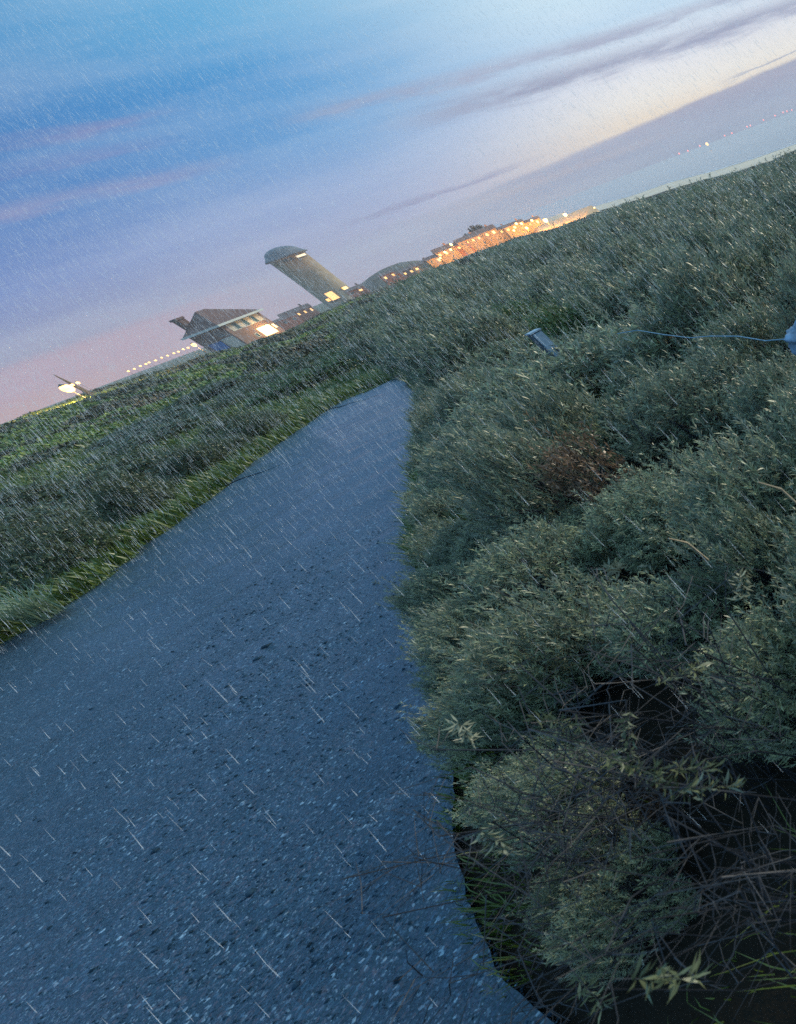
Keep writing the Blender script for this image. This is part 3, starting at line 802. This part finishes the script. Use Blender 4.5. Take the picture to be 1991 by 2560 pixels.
# bare twigs and sparse leaf rosettes at the photographer's feet, lower right of the path
def bare_shrub(cx, cy, R_, H, nst, seed, label, tips, rr=.003):
    g = np.random.default_rng(seed); mb = MB(); P = []; A = []
    root = empty('bare_shrub', (cx, cy, gz(cx, cy)))
    for i in range(nst):
        a = g.random() * 2 * PI; reach = R_ * g.uniform(.3, 1.0); h = H * g.uniform(.35, 1.0)
        b = np.array([g.normal() * .22 * R_, g.normal() * .22 * R_, -.04]); tip = np.array([reach * math.cos(a), reach * math.sin(a), h])
        pts = [b]
        for k in (.3, .6, .85):
            pts.append(b * (1 - k) + tip * k + np.array([0, 0, h * .55 * math.sin(k * PI)]) + g.normal(size=3) * .055)
        pts.append(tip); w = rr * g.uniform(.6, 1.3)
        mb.tube(pts, [w, w * .85, w * .7, w * .5, w * .25], 5)
        for _ in range(4):                              # thorny side twigs
            k = g.integers(1, 4); q = pts[k] + (pts[k + 1] - pts[k]) * g.random(); d = g.normal(size=3); d[2] = abs(d[2]) * .5
            d = d / np.linalg.norm(d) * g.uniform(.06, .24)
            mb.tube([q, q + d * .55 + g.normal(size=3) * .01, q + d], [w * .5, w * .4, w * .15], 4)
        P.append(tip); A.append(tip - pts[-2])
    st = mb.build('stems', M['twig'], root)
    P, A = np.array(P), np.array(A)
    keep = np.where(P[:, 0] * .78 + P[:, 1] * .62 > -.12)[0]; sel = keep[np.argsort(-P[keep, 2])[:tips]]; C = []; Ax = []
    for s_ in sel:
        a = A[s_] / np.linalg.norm(A[s_])
        for k in range(5): C.append(P[s_] - a * .028 * k); Ax.append(a + np.array([0, 0, .6]))
    V, F, t = leaves(np.array(C), np.array(Ax), 9, .045, .0085, (35, 95), seed, .03)
    ob('crown', np_mesh('crown', V, [F], {'tint': t}), M['sprig'], root)
    tag(root, label, 'shrub')
for (px_, py_, z_, R_, H, n, tp, lb) in [
    (1560, 2040, .25, .60, .8, 60, 3, 'shrub of bare dark arching twigs, nearest the path in the lower right thicket'),
    (1880, 1850, .3, .7, 1.1, 54, 6, 'bare-stemmed shrub with two bright leaf rosettes above a black gap'),
    (2030, 2250, .3, .32, 1.0, 34, 3, 'leggy shrub with a large pale leaf rosette at the lower right picture edge'),
    (1540, 2330, .05, .55, .4, 44, 1, 'low tangle of bare grey twigs over grass at the bottom of the picture')]:
    q = at_z(px_, py_, z_); bare_shrub(q[0], q[1], R_, H, n, int(px_), lb, tp)

# ------------------------------------------------------------------ house
def box_local(mb, o, ux, uy, x0, x1, y0, y1, z0, z1):
    V = [];
    for z in (z0, z1):
        for (a, b) in ((x0, y0), (x1, y0), (x1, y1), (x0, y1)): V.append((a, b, z))
    return mb.poly(V, [(0, 3, 2, 1), (4, 5, 6, 7), (0, 1, 5, 4), (1, 2, 6, 5), (2, 3, 7, 6), (3, 0, 4, 7)])
def window(root, mb_fn, x0, x1, z0, z1, face, glass, frame='white', bars=1, name='window', depth=.06):
    """face: ('y', sign) wall plane; local coordinates run along the wall"""
    f = MB(); g_ = MB(); t = .10
    def bx(mb, a0, a1, c0, c1, d0, d1):
        ax, pos, sg = face
        lo, hi = sorted((pos + sg * d0, pos + sg * d1))
        if ax == 'y': mb.box(a0, a1, lo, hi, c0, c1)
        else: mb.box(lo, hi, a0, a1, c0, c1)
    bx(f, x0, x1, z1 - t, z1, .003, depth); bx(f, x0, x1, z0, z0 + t, .003, depth)
    bx(f, x0, x0 + t, z0 + t, z1 - t, .003, depth); bx(f, x1 - t, x1, z0 + t, z1 - t, .003, depth)
    for k in range(1, bars):
        q = x0 + (x1 - x0) * k / bars; bx(f, q - t * .4, q + t * .4, z0 + t, z1 - t, .003, depth)
    w = f.build(name, M[frame], root)
    bx(g_, x0 + t, x1 - t, z0 + t, z1 - t, .004, depth * .5)
    g_.build('pane', M[glass], w)
    return w
def house():
    r0 = 300.0
    C = at_r(548, 814, r0)
    # the near corner, with two walls running back from it, solved so that their far ends fall where the eaves end
    def ends(ang, a, b):
        d1 = np.array([math.cos(ang), math.sin(ang), 0]); d2 = np.array([-math.sin(ang), math.cos(ang), 0])
        return C + d1 * b, C + d2 * a            # right end, left end
    best = None
    for ang in np.radians(np.arange(-40, 120, 1.0)):
        for b in np.arange(8, 30, .5):
            e1, _ = ends(ang, 1, b); u, v, z = to_px(e1); er = abs(u - 645)
            if er > 4: continue
            for a in np.arange(8, 30, .5):
                _, e2 = ends(ang, a, b); u2, v2, z2 = to_px(e2)
                s = er + abs(u2 - 470) + 3 * abs(a - b)
                if best is None or s < best[0]: best = (s, ang, a, b)
    _, ang, a, b = best
    print('HOUSE', best)
    Hh = 6.4; zb = C[2] - Hh
    root = empty('brick_house', (C[0], C[1], zb), ang)
    tag(root, 'brick house with dark hipped roof, tall chimney and one brightly lit window', 'house')
    # local: x along right wall 0..b, y along left wall 0..a, wall faces look to -y (right wall) and -x (left wall)
    w = MB(); w.box(0, b, 0, a, -6, Hh); w.build('wall', M['brick'], root)
    rf = MB(); o = .9; rid = .16
    zt = Hh + .45 * max(a, b)
    apex = at_r(512, 771, math.hypot(C[0], C[1]) + .5 * a); zt = min(max(apex[2] - zb, Hh + 4), Hh + 12)
    rx0, rx1 = b * (.5 - rid), b * (.5 + rid * .4)
    rf.poly([(-o, -o, Hh + .02), (b + o, -o, Hh + .02), (b + o, a + o, Hh + .02), (-o, a + o, Hh + .02), (rx0, a * .5, zt), (rx1, a * .5, zt)],
            [(0, 3, 2, 1), (0, 1, 5, 4), (1, 2, 5), (2, 3, 4, 5), (3, 0, 4)])
    R_ = rf.build('roof', M['rooftile'], root)
    ch = MB(); cx, cy = b * .12, a * .80
    ch.box(cx - .9, cx + .9, cy - .9, cy + .9, Hh + .5, zt - .4); ch.box(cx - 1.1, cx + 1.1, cy - 1.1, cy + 1.1, zt - .398, zt + .1)
    ch.build('chimney', M['rooftile'], R_)
    gt = MB(); gt.box(-o - .15, b + o + .15, -o - .2, -o - .003, Hh - .25, Hh + .25); gt.box(-o - .2, -o - .003, -o - .003, a + o, Hh - .25, Hh + .25)
    gt.build('gutter', M['white'], root)
    n = 7
    for i in range(n):                                   # the band of windows under the eave, right wall
        x0 = b * (.10 + .83 * i / n); x1 = b * (.10 + .83 * (i + 1) / n) - .12
        window(root, None, x0, x1, Hh - 2.3, Hh - .35, ('y', 0.0, -1), 'glass' if i % 2 else 'cream', 'white', 1 if i % 2 else 2)
    window(root, None, b * .52, b * .86, .35, 2.9, ('y', 0.0, -1), 'housewin', 'cream', 3)
    window(root, None, b * .36, b * .44, .9, 2.0, ('y', 0.0, -1), 'glass', 'white')
    window(root, None, b * .90, b * .97, 1.3, 2.6, ('y', 0.0, -1), 'palewin', 'white')
    window(root, None, a * .16, a * .34, Hh - 2.4, Hh - .5, ('x', 0.0, -1), 'glass', 'white', 2)
    window(root, None, a * .45, a * .72, Hh - 2.4, Hh - .6, ('x', 0.0, -1), 'glass', 'metal', 3)
    d = window(root, None, a * .05, a * .42, .2, 3.4, ('x', 0.0, -1), 'cream', 'white', 3, 'garage_door')
    d['label'] = 'cream garage door'
    d = window(root, None, a * .46, a * .86, 0.0, 3.2, ('x', 0.0, -1), 'bluepanel', 'bluepanel', 4, 'garage_door')
    d['label'] = 'blue garage door'
    L = bpy.data.lights.new('window_light', 'POINT'); L.energy = 1500; L.color = (1, .55, .15); L.shadow_soft_size = .6
    lo = bpy.data.objects.new('window_light', L); COL.objects.link(lo); lo.parent = root; lo.location = (b * .68, -2.0, 1.6)
house()

# ------------------------------------------------------------------ water tower
def tower():
    r0 = 520.0
    mid = at_r(714, 638, r0); base = at_r(845, 742, r0)
    el = at_r(672, 652, r0); er = at_r(755, 625, r0)
    Rw = np.linalg.norm((er - el)[:2]) / 2 * 1.06
    zt = mid[2]; zb = base[2] - 6
    c = mid.copy(); c[0] = (mid[0] + base[0]) / 2; c[1] = (mid[1] + base[1]) / 2
    root = empty('water_tower', (c[0], c[1], zb))
    tag(root, 'round yellow-brown brick water tower with a bell-shaped dark roof on the skyline', 'tower')
    H = zt - zb
    w = MB(); w.lathe([(Rw * 1.06, 0), (Rw * 1.06, 1.5), (Rw * 1.02, 2.2), (Rw * .985, H * .5), (Rw, H - 1.6), (Rw * 1.04, H - 1.2), (Rw * 1.04, H)], 48); w.build('wall', M['towerbrick'], root, True)
    f = Rw / 8.0
    rf = MB(); rf.lathe([(Rw * 1.20, H - .6), (Rw * 1.09, H + .2 * f), (Rw * .99, H + .9 * f), (Rw * .92, H + 1.8 * f), (Rw * .79, H + 2.7 * f), (Rw * .57, H + 3.5 * f), (Rw * .28, H + 4.0 * f), (.2, H + 4.2 * f)], 48)
    R_ = rf.build('roof', M['slate'], root, True)
    br = MB(); br.lathe([(Rw * 1.05, H - 1.0), (Rw * 1.21, H - .95), (Rw * 1.22, H - .602), (Rw * 1.05, H - .602)], 48); br.build('brim', M['brim'], R_)
    dirc = math.atan2(-c[1], -c[0])
    def opening(daz, z0, z1, half, m, name, out=.12):
        a = dirc + daz; rr = Rw * (1.04 if z0 > H * .7 else 1.06)
        ux = np.array([-math.sin(a), math.cos(a), 0]); n_ = np.array([math.cos(a), math.sin(a), 0])
        def bx(mb, h, zz0, zz1, d0, d1):
            V = [n_ * (rr + d) + ux * s * h + np.array([0, 0, z]) for z in (zz0, zz1) for (d, s) in ((d0, -1), (d1, -1), (d1, 1), (d0, 1))]
            mb.poly(V, [(0, 3, 2, 1), (4, 5, 6, 7), (0, 1, 5, 4), (1, 2, 6, 5), (2, 3, 7, 6), (3, 0, 4, 7)])
        fr = MB(); bx(fr, half + .25, z1, z1 + .25, -.6, out + .06); bx(fr, half + .25, z0 - .25, z0, -.6, out + .06)
        o = fr.build(name, M['brim'], root); g_ = MB(); bx(g_, half, z0 + .004, z1 - .004, -.6, out); g_.build('pane', M[m], o)
    for k in (.50, .72, .94): opening(k, H - 2.6, H - 1.7, .75, 'palewin', 'window')
    for k in (-.2, .1): opening(k, H - 2.5, H - 1.8, .6, 'glass', 'window')
    zz = 6.4
    opening(-.22, zz - 1.0, zz + 2.8, 1.6, 'orangewin', 'entrance'); opening(.80, zz - .6, zz + 2.6, 1.3, 'orangewin', 'entrance')
    opening(-.62, zz - .8, zz + .5, .7, 'orangewin', 'window')
    return c
tower()

# ------------------------------------------------------------------ lamps
def lamp(px_, py_, r, size, m, label, group, name='street_lamp', power=0, col=(1, .6, .2), pole=None):
    p = at_r(px_, py_, r); zg = min(gz(p[0], p[1]), p[2] - 1.5)
    if pole: zg = p[2] - pole
    root = empty(name, (p[0], p[1], zg)); h = p[2] - zg
    pl = MB(); pl.lathe([(size * .22, -.4), (size * .16, .4), (size * .10, h - size)], 8); pl.build('post', M['metal'], root)
    g_ = MB(); g_.lathe([(size * .35, -size), (size * .8, -size * .6), (size, 0), (size * .8, size * .6), (size * .3, size * .95)], 12, (0, 0, h)); g_.build('lamp_globe', M[m], root, True)
    cp = MB(); cp.lathe([(size * .75, h + size * .80), (size * .15, h + size * 1.3)], 10); cp.build('cap', M['metal'], root)
    if power:
        L = bpy.data.lights.new('lamp_light', 'POINT'); L.energy = power * 4; L.color = col; L.shadow_soft_size = size
        lo = bpy.data.objects.new('lamp_light', L); COL.objects.link(lo); lo.parent = root; lo.location = (0, 0, h - size * 2.2)
    tag(root, label, 'lamp', group); return root
lamp(168, 971, 160, .52, 'lampbig', 'largest bright white-yellow lamp on the left skyline of the dune', None, power=1600, pole=4)
lamp(181, 962, 165, .16, 'lampsmall', 'small orange lamp just right of the big lamp on the left skyline', None, pole=3)
lamp(195, 957, 165, .17, 'lampsmall', 'small orange lamp, second and farther right beside the big lamp', None, pole=3)
for q in [(321, 929), (336, 923), (351, 916), (365, 911), (373, 907), (389, 902), (404, 895), (419, 890), (435, 884), (446, 880), (458, 874), (470, 870)]:
    lamp(q[0], q[1] - 1, 262, .19, 'lampsmall', 'small orange light in the row along the skyline left of the brick house', 'row of small skyline lights', pole=2)
lamp(485, 862, 262, .42, 'lampsmall', 'larger yellow light at the foot of the brick house, end of the light row', None, pole=2, power=900)
def mast():
    a = at_r(148, 931, 172); b = at_r(176, 958, 172)
    root = empty('pointed_mast', (b[0], b[1], b[2] - 3)); h = a[2] - b[2] + 3
    m = MB(); m.lathe([(.26, 0), (.22, h * .5), (.04, h)], 8); m.build('spire', M['brim'], root)
    m2 = MB(); m2.lathe([(.5, -.4), (.5, .0), (.3, .4)], 8); m2.build('footing', M['brim'], root)
    tag(root, 'slender dark pointed spire rising above the big left lamp', 'mast')
mast()

# ------------------------------------------------------------------ village and dike behind the dune
def building(px_, py_, r, w, h, d, wallm, nwin, label, winm='orangewin', roofh=1.6, drop=4.0, name='village_house'):
    p = at_r(px_, py_, r); azr = math.atan2(p[0], p[1])
    root = empty(name, (p[0], p[1], p[2] - drop), -azr + random.uniform(-.15, .15))
    H = drop + h
    b = MB(); b.box(-w / 2, w / 2, 0, d, -3, H); b.build('wall', M[wallm], root)
    rf = MB(); o = .35
    rf.poly([(-w / 2 - o, -o, H + .01), (w / 2 + o, -o, H + .01), (w / 2 + o, d + o, H + .01), (-w / 2 - o, d + o, H + .01), (-w / 2 - o * .5, d / 2, H + roofh), (w / 2 + o * .5, d / 2, H + roofh)],
            [(0, 3, 2, 1), (0, 1, 5, 4), (2, 3, 4, 5), (1, 2, 5), (3, 0, 4)])
    R_ = rf.build('roof', M['townroof'], root)
    if w > 7:
        c = MB(); c.box(w * .25, w * .25 + .8, d * .5, d * .5 + .8, H + roofh * .4, H + roofh + .9); c.build('chimney', M['brick'], R_)
    for i in range(nwin):
        o_ = random.uniform(-.12, .12); x0 = -w / 2 + w * (i + .32 + o_) / nwin; x1 = -w / 2 + w * (i + .68 + o_ * .6) / nwin
        window(root, None, x0, x1, H - random.uniform(1.5, 2.0), H - .6, ('y', 0.0, -1), random.choice([winm, winm, 'orangewin', 'glass']), 'white', 1)
    tag(root, label, 'house', 'village buildings along the dike'); return root
VB = [
 (748, 785, 500, 15, 1.8, 8, 'plasterred', 5, 'long low building with a row of small lit windows left of the water tower', 'orangewin', 1.6),
 (712, 802, 480, 12, .9, 7, 'plasterred', 3, 'low dark building between the brick house and the tower annex', 'glass', 1.0),
 (893, 728, 480, 9, 1.6, 7, 'plasterred', 2, 'small orange-lit house touching the right foot of the water tower', 'orangewin', 1.2),
 (972, 690, 470, 8, 1.5, 7, 'plasterred', 2, 'orange-lit cottage at the foot of the dark dune hill', 'orangewin', 1.0),
 (1020, 680, 470, 16, 1.4, 7, 'plasterred', 4, 'row of red-lit low houses right of the dark dune hill', 'orangewin', 1.0),
 (1062, 664, 460, 12, 1.6, 7, 'plaster', 3, 'pale low house on the rising dike road', 'orangewin', 1.2),
 (1098, 650, 450, 11, 2.2, 7, 'plaster', 3, 'brightly lit low house left of the lamp cluster', 'litwin', 1.3),
 (1122, 636, 450, 10, 3.4, 7, 'plaster', 3, 'tall bright yellow house by the first lamp cluster', 'litwin', 1.8),
 (1150, 622, 455, 12, 2.6, 8, 'plasterred', 3, 'pinkish house right of the first lamp cluster', 'orangewin', 1.5),
 (1180, 607, 455, 13, 3.0, 8, 'plaster', 4, 'cream house below the dark tree clump', 'orangewin', 1.6),
 (1216, 594, 460, 16, 3.6, 8, 'plaster', 4, 'broad orange-lit hotel below the right side of the tree clump', 'litwin', 2.0),
 (1252, 583, 460, 12, 2.6, 8, 'plaster', 4, 'flat lit terrace building right of the hotel', 'litwin', 1.0),
 (1290, 570, 455, 12, 2.6, 8, 'plaster', 3, 'glowing house among the left trio of lamps', 'litwin', 1.2),
 (1330, 562, 455, 12, 2.4, 8, 'plaster', 3, 'glowing house under the middle lamp', 'litwin', 1.2)]
for v in VB: building(v[0], v[1], v[2], v[3] * .85, v[4] * .62, v[5], v[6], v[7], v[8], v[9], v[10])
def dike():
    A_ = [at_r(x, y, 455) for x, y in ((1345, 566), (1400, 545), (1440, 527), (1478, 513))]
    B_ = [at_r(x, y, 430) for x, y in ((1345, 585), (1400, 570), (1450, 556), (1462, 546))]
    C_ = [a + np.array([-8, 26, -8.0]) for a in A_]; D_ = [b - np.array([0, 0, 7.0]) for b in B_]
    V = A_ + B_ + C_ + D_; F = []
    for i in range(3): F += [(4 + i, 5 + i, 1 + i, i), (i, 1 + i, 9 + i, 8 + i), (12 + i, 13 + i, 5 + i, 4 + i)]
    F += [(3, 7, 15, 11), (0, 8, 12, 4), (8, 9, 10, 11, 15, 14, 13, 12)]
    o = MB().poly(V, F).build('sea_dike', M['dike']); tag(o, 'sloping stone dike lit orange at the right end of the village', 'dike')
dike()
LK = 'village lamps on the dike'
LAMPS = [
 (1128, 611, .50, 'bright lamp above the tall yellow house, upper of two', 5000), (1127, 624, .45, 'bright lamp before the tall yellow house, lower of two', 2500), (1112, 630, .45, 'bright lamp just left of the tall yellow house', 2500),
 (1101, 645, .35, 'small lamp at the left end of the first lamp cluster', 0),
 (1291, 559, .50, 'bright lamp, leftmost of the upper trio over the glowing house', 4000), (1304, 559, .50, 'bright lamp, second of the upper trio over the glowing house', 0),
 (1317, 570, .62, 'bright lamp standing lower, in front of the upper trio', 5000), (1330, 551, .50, 'bright lamp highest above the house under the middle lamp', 3000), (1285, 576, .45, 'low lamp at the foot of the glowing house', 2500),
 (1364, 551, .95, 'largest lamp of the village, at the left end of the stone dike', 14000), (1413, 537, .85, 'big lamp on the crest of the stone dike', 14000),
 (1486, 519, .30, 'small white lamp at the far right end of the stone dike', 0)]
for x, y, s, lb, pw in LAMPS: lamp(x, y, 424, s, 'lampglow', lb, LK, power=pw * 1.1, col=(1, .43, .07), pole=5)

# dark dune hill behind the village and the tree clump
def dune_hill(pts, r, name, label_kind):
    P = [at_r(x, y, r) for x, y in pts]
    n = len(P); V = []; F = []; m = 7
    for i, p in enumerate(P):
        t = p[:2] / np.hypot(*p[:2])
        for j in range(m):
            q = (j - m // 2) / (m // 2)
            V.append((p[0] + t[0] * q * 45, p[1] + t[1] * q * 45, p[2] * (1) - abs(q) ** 1.6 * 14))
    for i in range(n - 1):
        for j in range(m - 1): F.append((i * m + j, (i + 1) * m + j, (i + 1) * m + j + 1, i * m + j + 1))
    o = MB().poly(V, F).build(name, M['hill'], None, True); tag(o, kind='structure')
M['hill'] = simple('dune_hill_scrub', (.045, .045, .030), .9, .5, .15, 0, .5)
dune_hill([(868, 752), (885, 728), (900, 712), (925, 692), (950, 676), (975, 665), (1000, 656), (1030, 652), (1050, 651), (1080, 652), (1100, 655), (1120, 668)], 560, 'hill', '')

def far_tree(px_, py_, r, R_, H, seed, label):
    p = at_r(px_, py_, r); g = np.random.default_rng(seed)
    root = empty('tree', (p[0], p[1], p[2] - 5))
    C, A = crown_points(seed, R_, H, 7, 420); C = C + np.array([0, 0, 3.2])
    V, F, t = leaves(C, A, 5, .9, .6, (20, 100), seed, .4)
    ob('crown', np_mesh('crown', V, [F], {'tint': t}), M['treeleaf'], root)
    tr = MB(); tr.tube([(0, 0, -1), (.1, 0, 2), (0, .1, 4.5)], [.4, .3, .15], 6)
    for k in range(5):
        q = C[g.integers(len(C))]; tr.tube([(0, 0, 2.4), tuple(q * .6 + np.array([0, 0, 1.2])), tuple(q)], [.18, .1, .04], 4)
    tr.build('trunk', M['twig'], root); tag(root, label, 'tree', 'tree clump above the village')
M['treeleaf'] = leafmat('tree_leaf', (.06, .05, .028), (.11, .085, .045), (.1, .08, .05), objvar=.2)
for i, (x, y, R_, H, lb) in enumerate([(1160, 612, 3.2, 4.0, 'low brown tree at the left foot of the tree clump'), (1177, 600, 3.2, 4.8, 'brown tree between the low tree and the crown of the clump'), (1196, 585, 3.6, 6.0, 'tall round tree left in the crown of the clump'),
    (1212, 580, 3.6, 5.8, 'tall round tree right in the crown of the clump'), (1232, 578, 3.0, 4.0, 'smaller tree at the right end of the tree clump')]):
    far_tree(x, y, 480, R_, H, 70 + i, lb)

# lights far out on the sea
def sea_light(px_, py_, m, label, s, r=2600):
    p = at_r(px_, py_, r); root = empty('light_beacon', (p[0], p[1], SEA_Z)); h = p[2] - SEA_Z
    b = MB(); b.lathe([(s * .5, -1), (s * .5, .6), (s * .08, 1.2), (s * .05, h - s)], 8); b.build('buoy', M['metal'], root)
    g_ = MB(); g_.lathe([(s * .4, -s), (s, -s * .3), (s, s * .3), (s * .4, s)], 10, (0, 0, h)); g_.build('lamp_globe', M[m], root, True)
    tag(root, label, 'beacon', 'lights on the sea horizon')
LB = 'tiny red light far out on the sea horizon'
for q in [(1698, 385), (1720, 378), (1750, 366), (1812, 340), (1830, 334), (1868, 318), (1876, 315), (1909, 301), (1938, 290), (1958, 282), (1968, 279), (1980, 276)]:
    sea_light(q[0], q[1] - 1, 'lampred', LB, 2.4)
sea_light(1768, 360, 'lamporange', 'single orange light, brightest on the sea horizon', 4.5)

# ------------------------------------------------------------------ small things in the shrubs
def utility_box():
    c = at_z(1342, 834, .98); r = math.hypot(c[0], c[1])
    root = empty('utility_box', (c[0], c[1], gz(c[0], c[1])), math.radians(58))
    w, d, h = .075, .11, 1.0
    b = MB(); b.box(-w, w, 0, d, -.2, h); b.build('body', M['concretedark'], root)
    f = MB(); f.box(-w + .01, w - .01, -.03, -.003, .1, h - .01); f.build('door', M['concrete'], root)
    l = MB(); l.box(-w - .01, w + .01, -.04, d + .01, h + .002, h + .02); l.build('lid', M['concrete'], root)
    hd = MB(); hd.box(w - .07, w - .05, -.05, -.032, .6, .75); hd.build('handle', M['metal'], root)
    tag(root, 'blue-grey box with dark side half buried in the shrubs right of the path end', 'utility box')
utility_box()
_c = at_z(1342, 834, .98)
for _f, _o in ((.93, .1), (.95, -.75), (.99, .7), (1.08, 0)):
    shrub(MIDR[0], _c[0] * _f + _o * .9, _c[1] * _f + _o * .4, .72, .74, L_R, 'shrub', G_R)
def boulder():
    g = np.random.default_rng(4); c = at_z(2010, 835, .95)
    import bmesh
    bm = bmesh.new(); bmesh.ops.create_icosphere(bm, subdivisions=4, radius=1)
    for v in bm.verts:
        n = v.co; k = 1 + .14 * math.sin(n.x * 4 + 1) * math.cos(n.y * 5) + .10 * math.sin(n.z * 7 + n.x * 3) + .05 * math.sin(n.x * 15 + n.y * 11 + n.z * 13)
        v.co = Vector((n.x * .16 * k, n.y * .14 * k, n.z * .12 * k))
    me = bpy.data.meshes.new('boulder'); bm.to_mesh(me); bm.free()
    me.polygons.foreach_set('use_smooth', [True] * len(me.polygons))
    o = ob('boulder', me, M['boulder']); o.location = (c[0], c[1], .92); tag(o, 'pale blue-grey boulder at the right picture edge among shrubs', 'boulder')
    z = 1.0
    P = [at_z(x, y, z) + np.array([0, 0, .03 * math.sin(i * 1.7)]) for i, (x, y) in enumerate([(1545, 834), (1600, 832), (1660, 835), (1720, 838), (1780, 844), (1850, 847), (1910, 846), (1965, 842)])]
    mb = MB(); mb.tube([p - P[0] for p in P], [.0048] * len(P), 6); o = mb.build('rope', M['rope'])
    o.location = tuple(map(float, P[0])); tag(o, 'thin pale blue rope lying over the shrubs towards the boulder', 'rope')
boulder()

# ------------------------------------------------------------------ rain
def rain():
    g = np.random.default_rng(21)
    N = 140000
    D = RGT * .68 - UPV * .73
    u = g.uniform(-350, SRC_W + 350, N); v = g.uniform(-300, SRC_H + 200, N); dep = np.where(np.arange(N) < 2800, g.uniform(1.7, 5, N), g.uniform(5, 16, N))
    P = EYE + (RGT * ((u - PPX) / FPX)[:, None] - UPV * ((v - PPY) / FPX)[:, None] + FWD) * dep[:, None]
    P[:, :] += 0
    k = P[:, 2] > ground(P[:, 0], P[:, 1]) + .25
    P = P[k]; n = len(P)
    dk = ((P - EYE) @ FWD); L = (g.uniform(.04, .12, n) * np.clip(dk / 4, 1, 2))[:, None]; r = (g.uniform(.00035, .0009, n) * np.clip(dk / 5, 1, 2.3))[:, None]
    d = D[None] + g.normal(size=(n, 3)) * .025; d /= np.linalg.norm(d, axis=1, keepdims=True)
    a = np.cross(d, FWD); a /= np.linalg.norm(a, axis=1, keepdims=True); b = np.cross(d, a)
    ring = []
    for tt, s in ((-.5, .05), (.15, .8), (.42, 1.0), (.5, .3)):
        for q in range(4):
            t_ = q * PI / 2; ring.append(P + d * L * tt + (a * math.cos(t_) + b * math.sin(t_)) * r * s)
    V = np.stack(ring, 1).reshape(-1, 3)
    f = [(i * 4 + q, i * 4 + (q + 1) % 4, (i + 1) * 4 + (q + 1) % 4, (i + 1) * 4 + q) for i in range(3) for q in range(4)] + [(3, 2, 1, 0), (12, 13, 14, 15)]
    F = (np.arange(n)[:, None, None] * 16 + np.array(f)[None]).reshape(-1, 4)
    m, t, bs = mat('rain_drop')
    gl = t.n.new('ShaderNodeBsdfGlass'); gl.inputs['IOR'].default_value = 1.33; gl.inputs['Roughness'].default_value = 0.05
    tr = t.n.new('ShaderNodeBsdfTranslucent'); tr.inputs[0].default_value = (.95, .97, 1, 1)
    df = t.n.new('ShaderNodeBsdfDiffuse'); df.inputs[0].default_value = (.95, .97, 1, 1)
    m1 = t.n.new('ShaderNodeMixShader'); t.l.new(tr.outputs[0], m1.inputs[1]); t.l.new(df.outputs[0], m1.inputs[2])
    m2 = t.n.new('ShaderNodeMixShader'); m2.inputs[0].default_value = .55; t.l.new(gl.outputs[0], m2.inputs[1]); t.l.new(m1.outputs[0], m2.inputs[2])
    t.l.new(m2.outputs[0], t.n['Material Output'].inputs[0])
    tag(ob('rain', np_mesh('rain', V, [F], smooth=True), m), 'slanting rain drops falling through the air', 'rain', kind='stuff')
rain()

def haze():
    m = bpy.data.materials.new('haze'); m.use_nodes = True; t = NT(m.node_tree); t.n.remove(t.n['Principled BSDF'])
    v = t.n.new('ShaderNodeVolumePrincipled'); v.inputs['Color'].default_value = (.82, .86, .92, 1); v.inputs['Density'].default_value = HAZE
    t.l.new(v.outputs[0], t.n['Material Output'].inputs['Volume'])
    mb = MB(); mb.box(-1500, 1500, -60, 1500, -19, 40); o = mb.build('haze', m)
    tag(o, 'pale rain haze lying over dunes and sea', 'haze', kind='stuff')
HAZE = .00034
if HAZE: haze()
scene.cycles.sample_clamp_indirect = 1.5; scene.cycles.sample_clamp_direct = 12.0
scene.cycles.max_bounces = 6; scene.cycles.diffuse_bounces = 3; scene.cycles.glossy_bounces = 3; scene.cycles.transmission_bounces = 4; scene.cycles.transparent_max_bounces = 8
scene.cycles.use_denoising = False
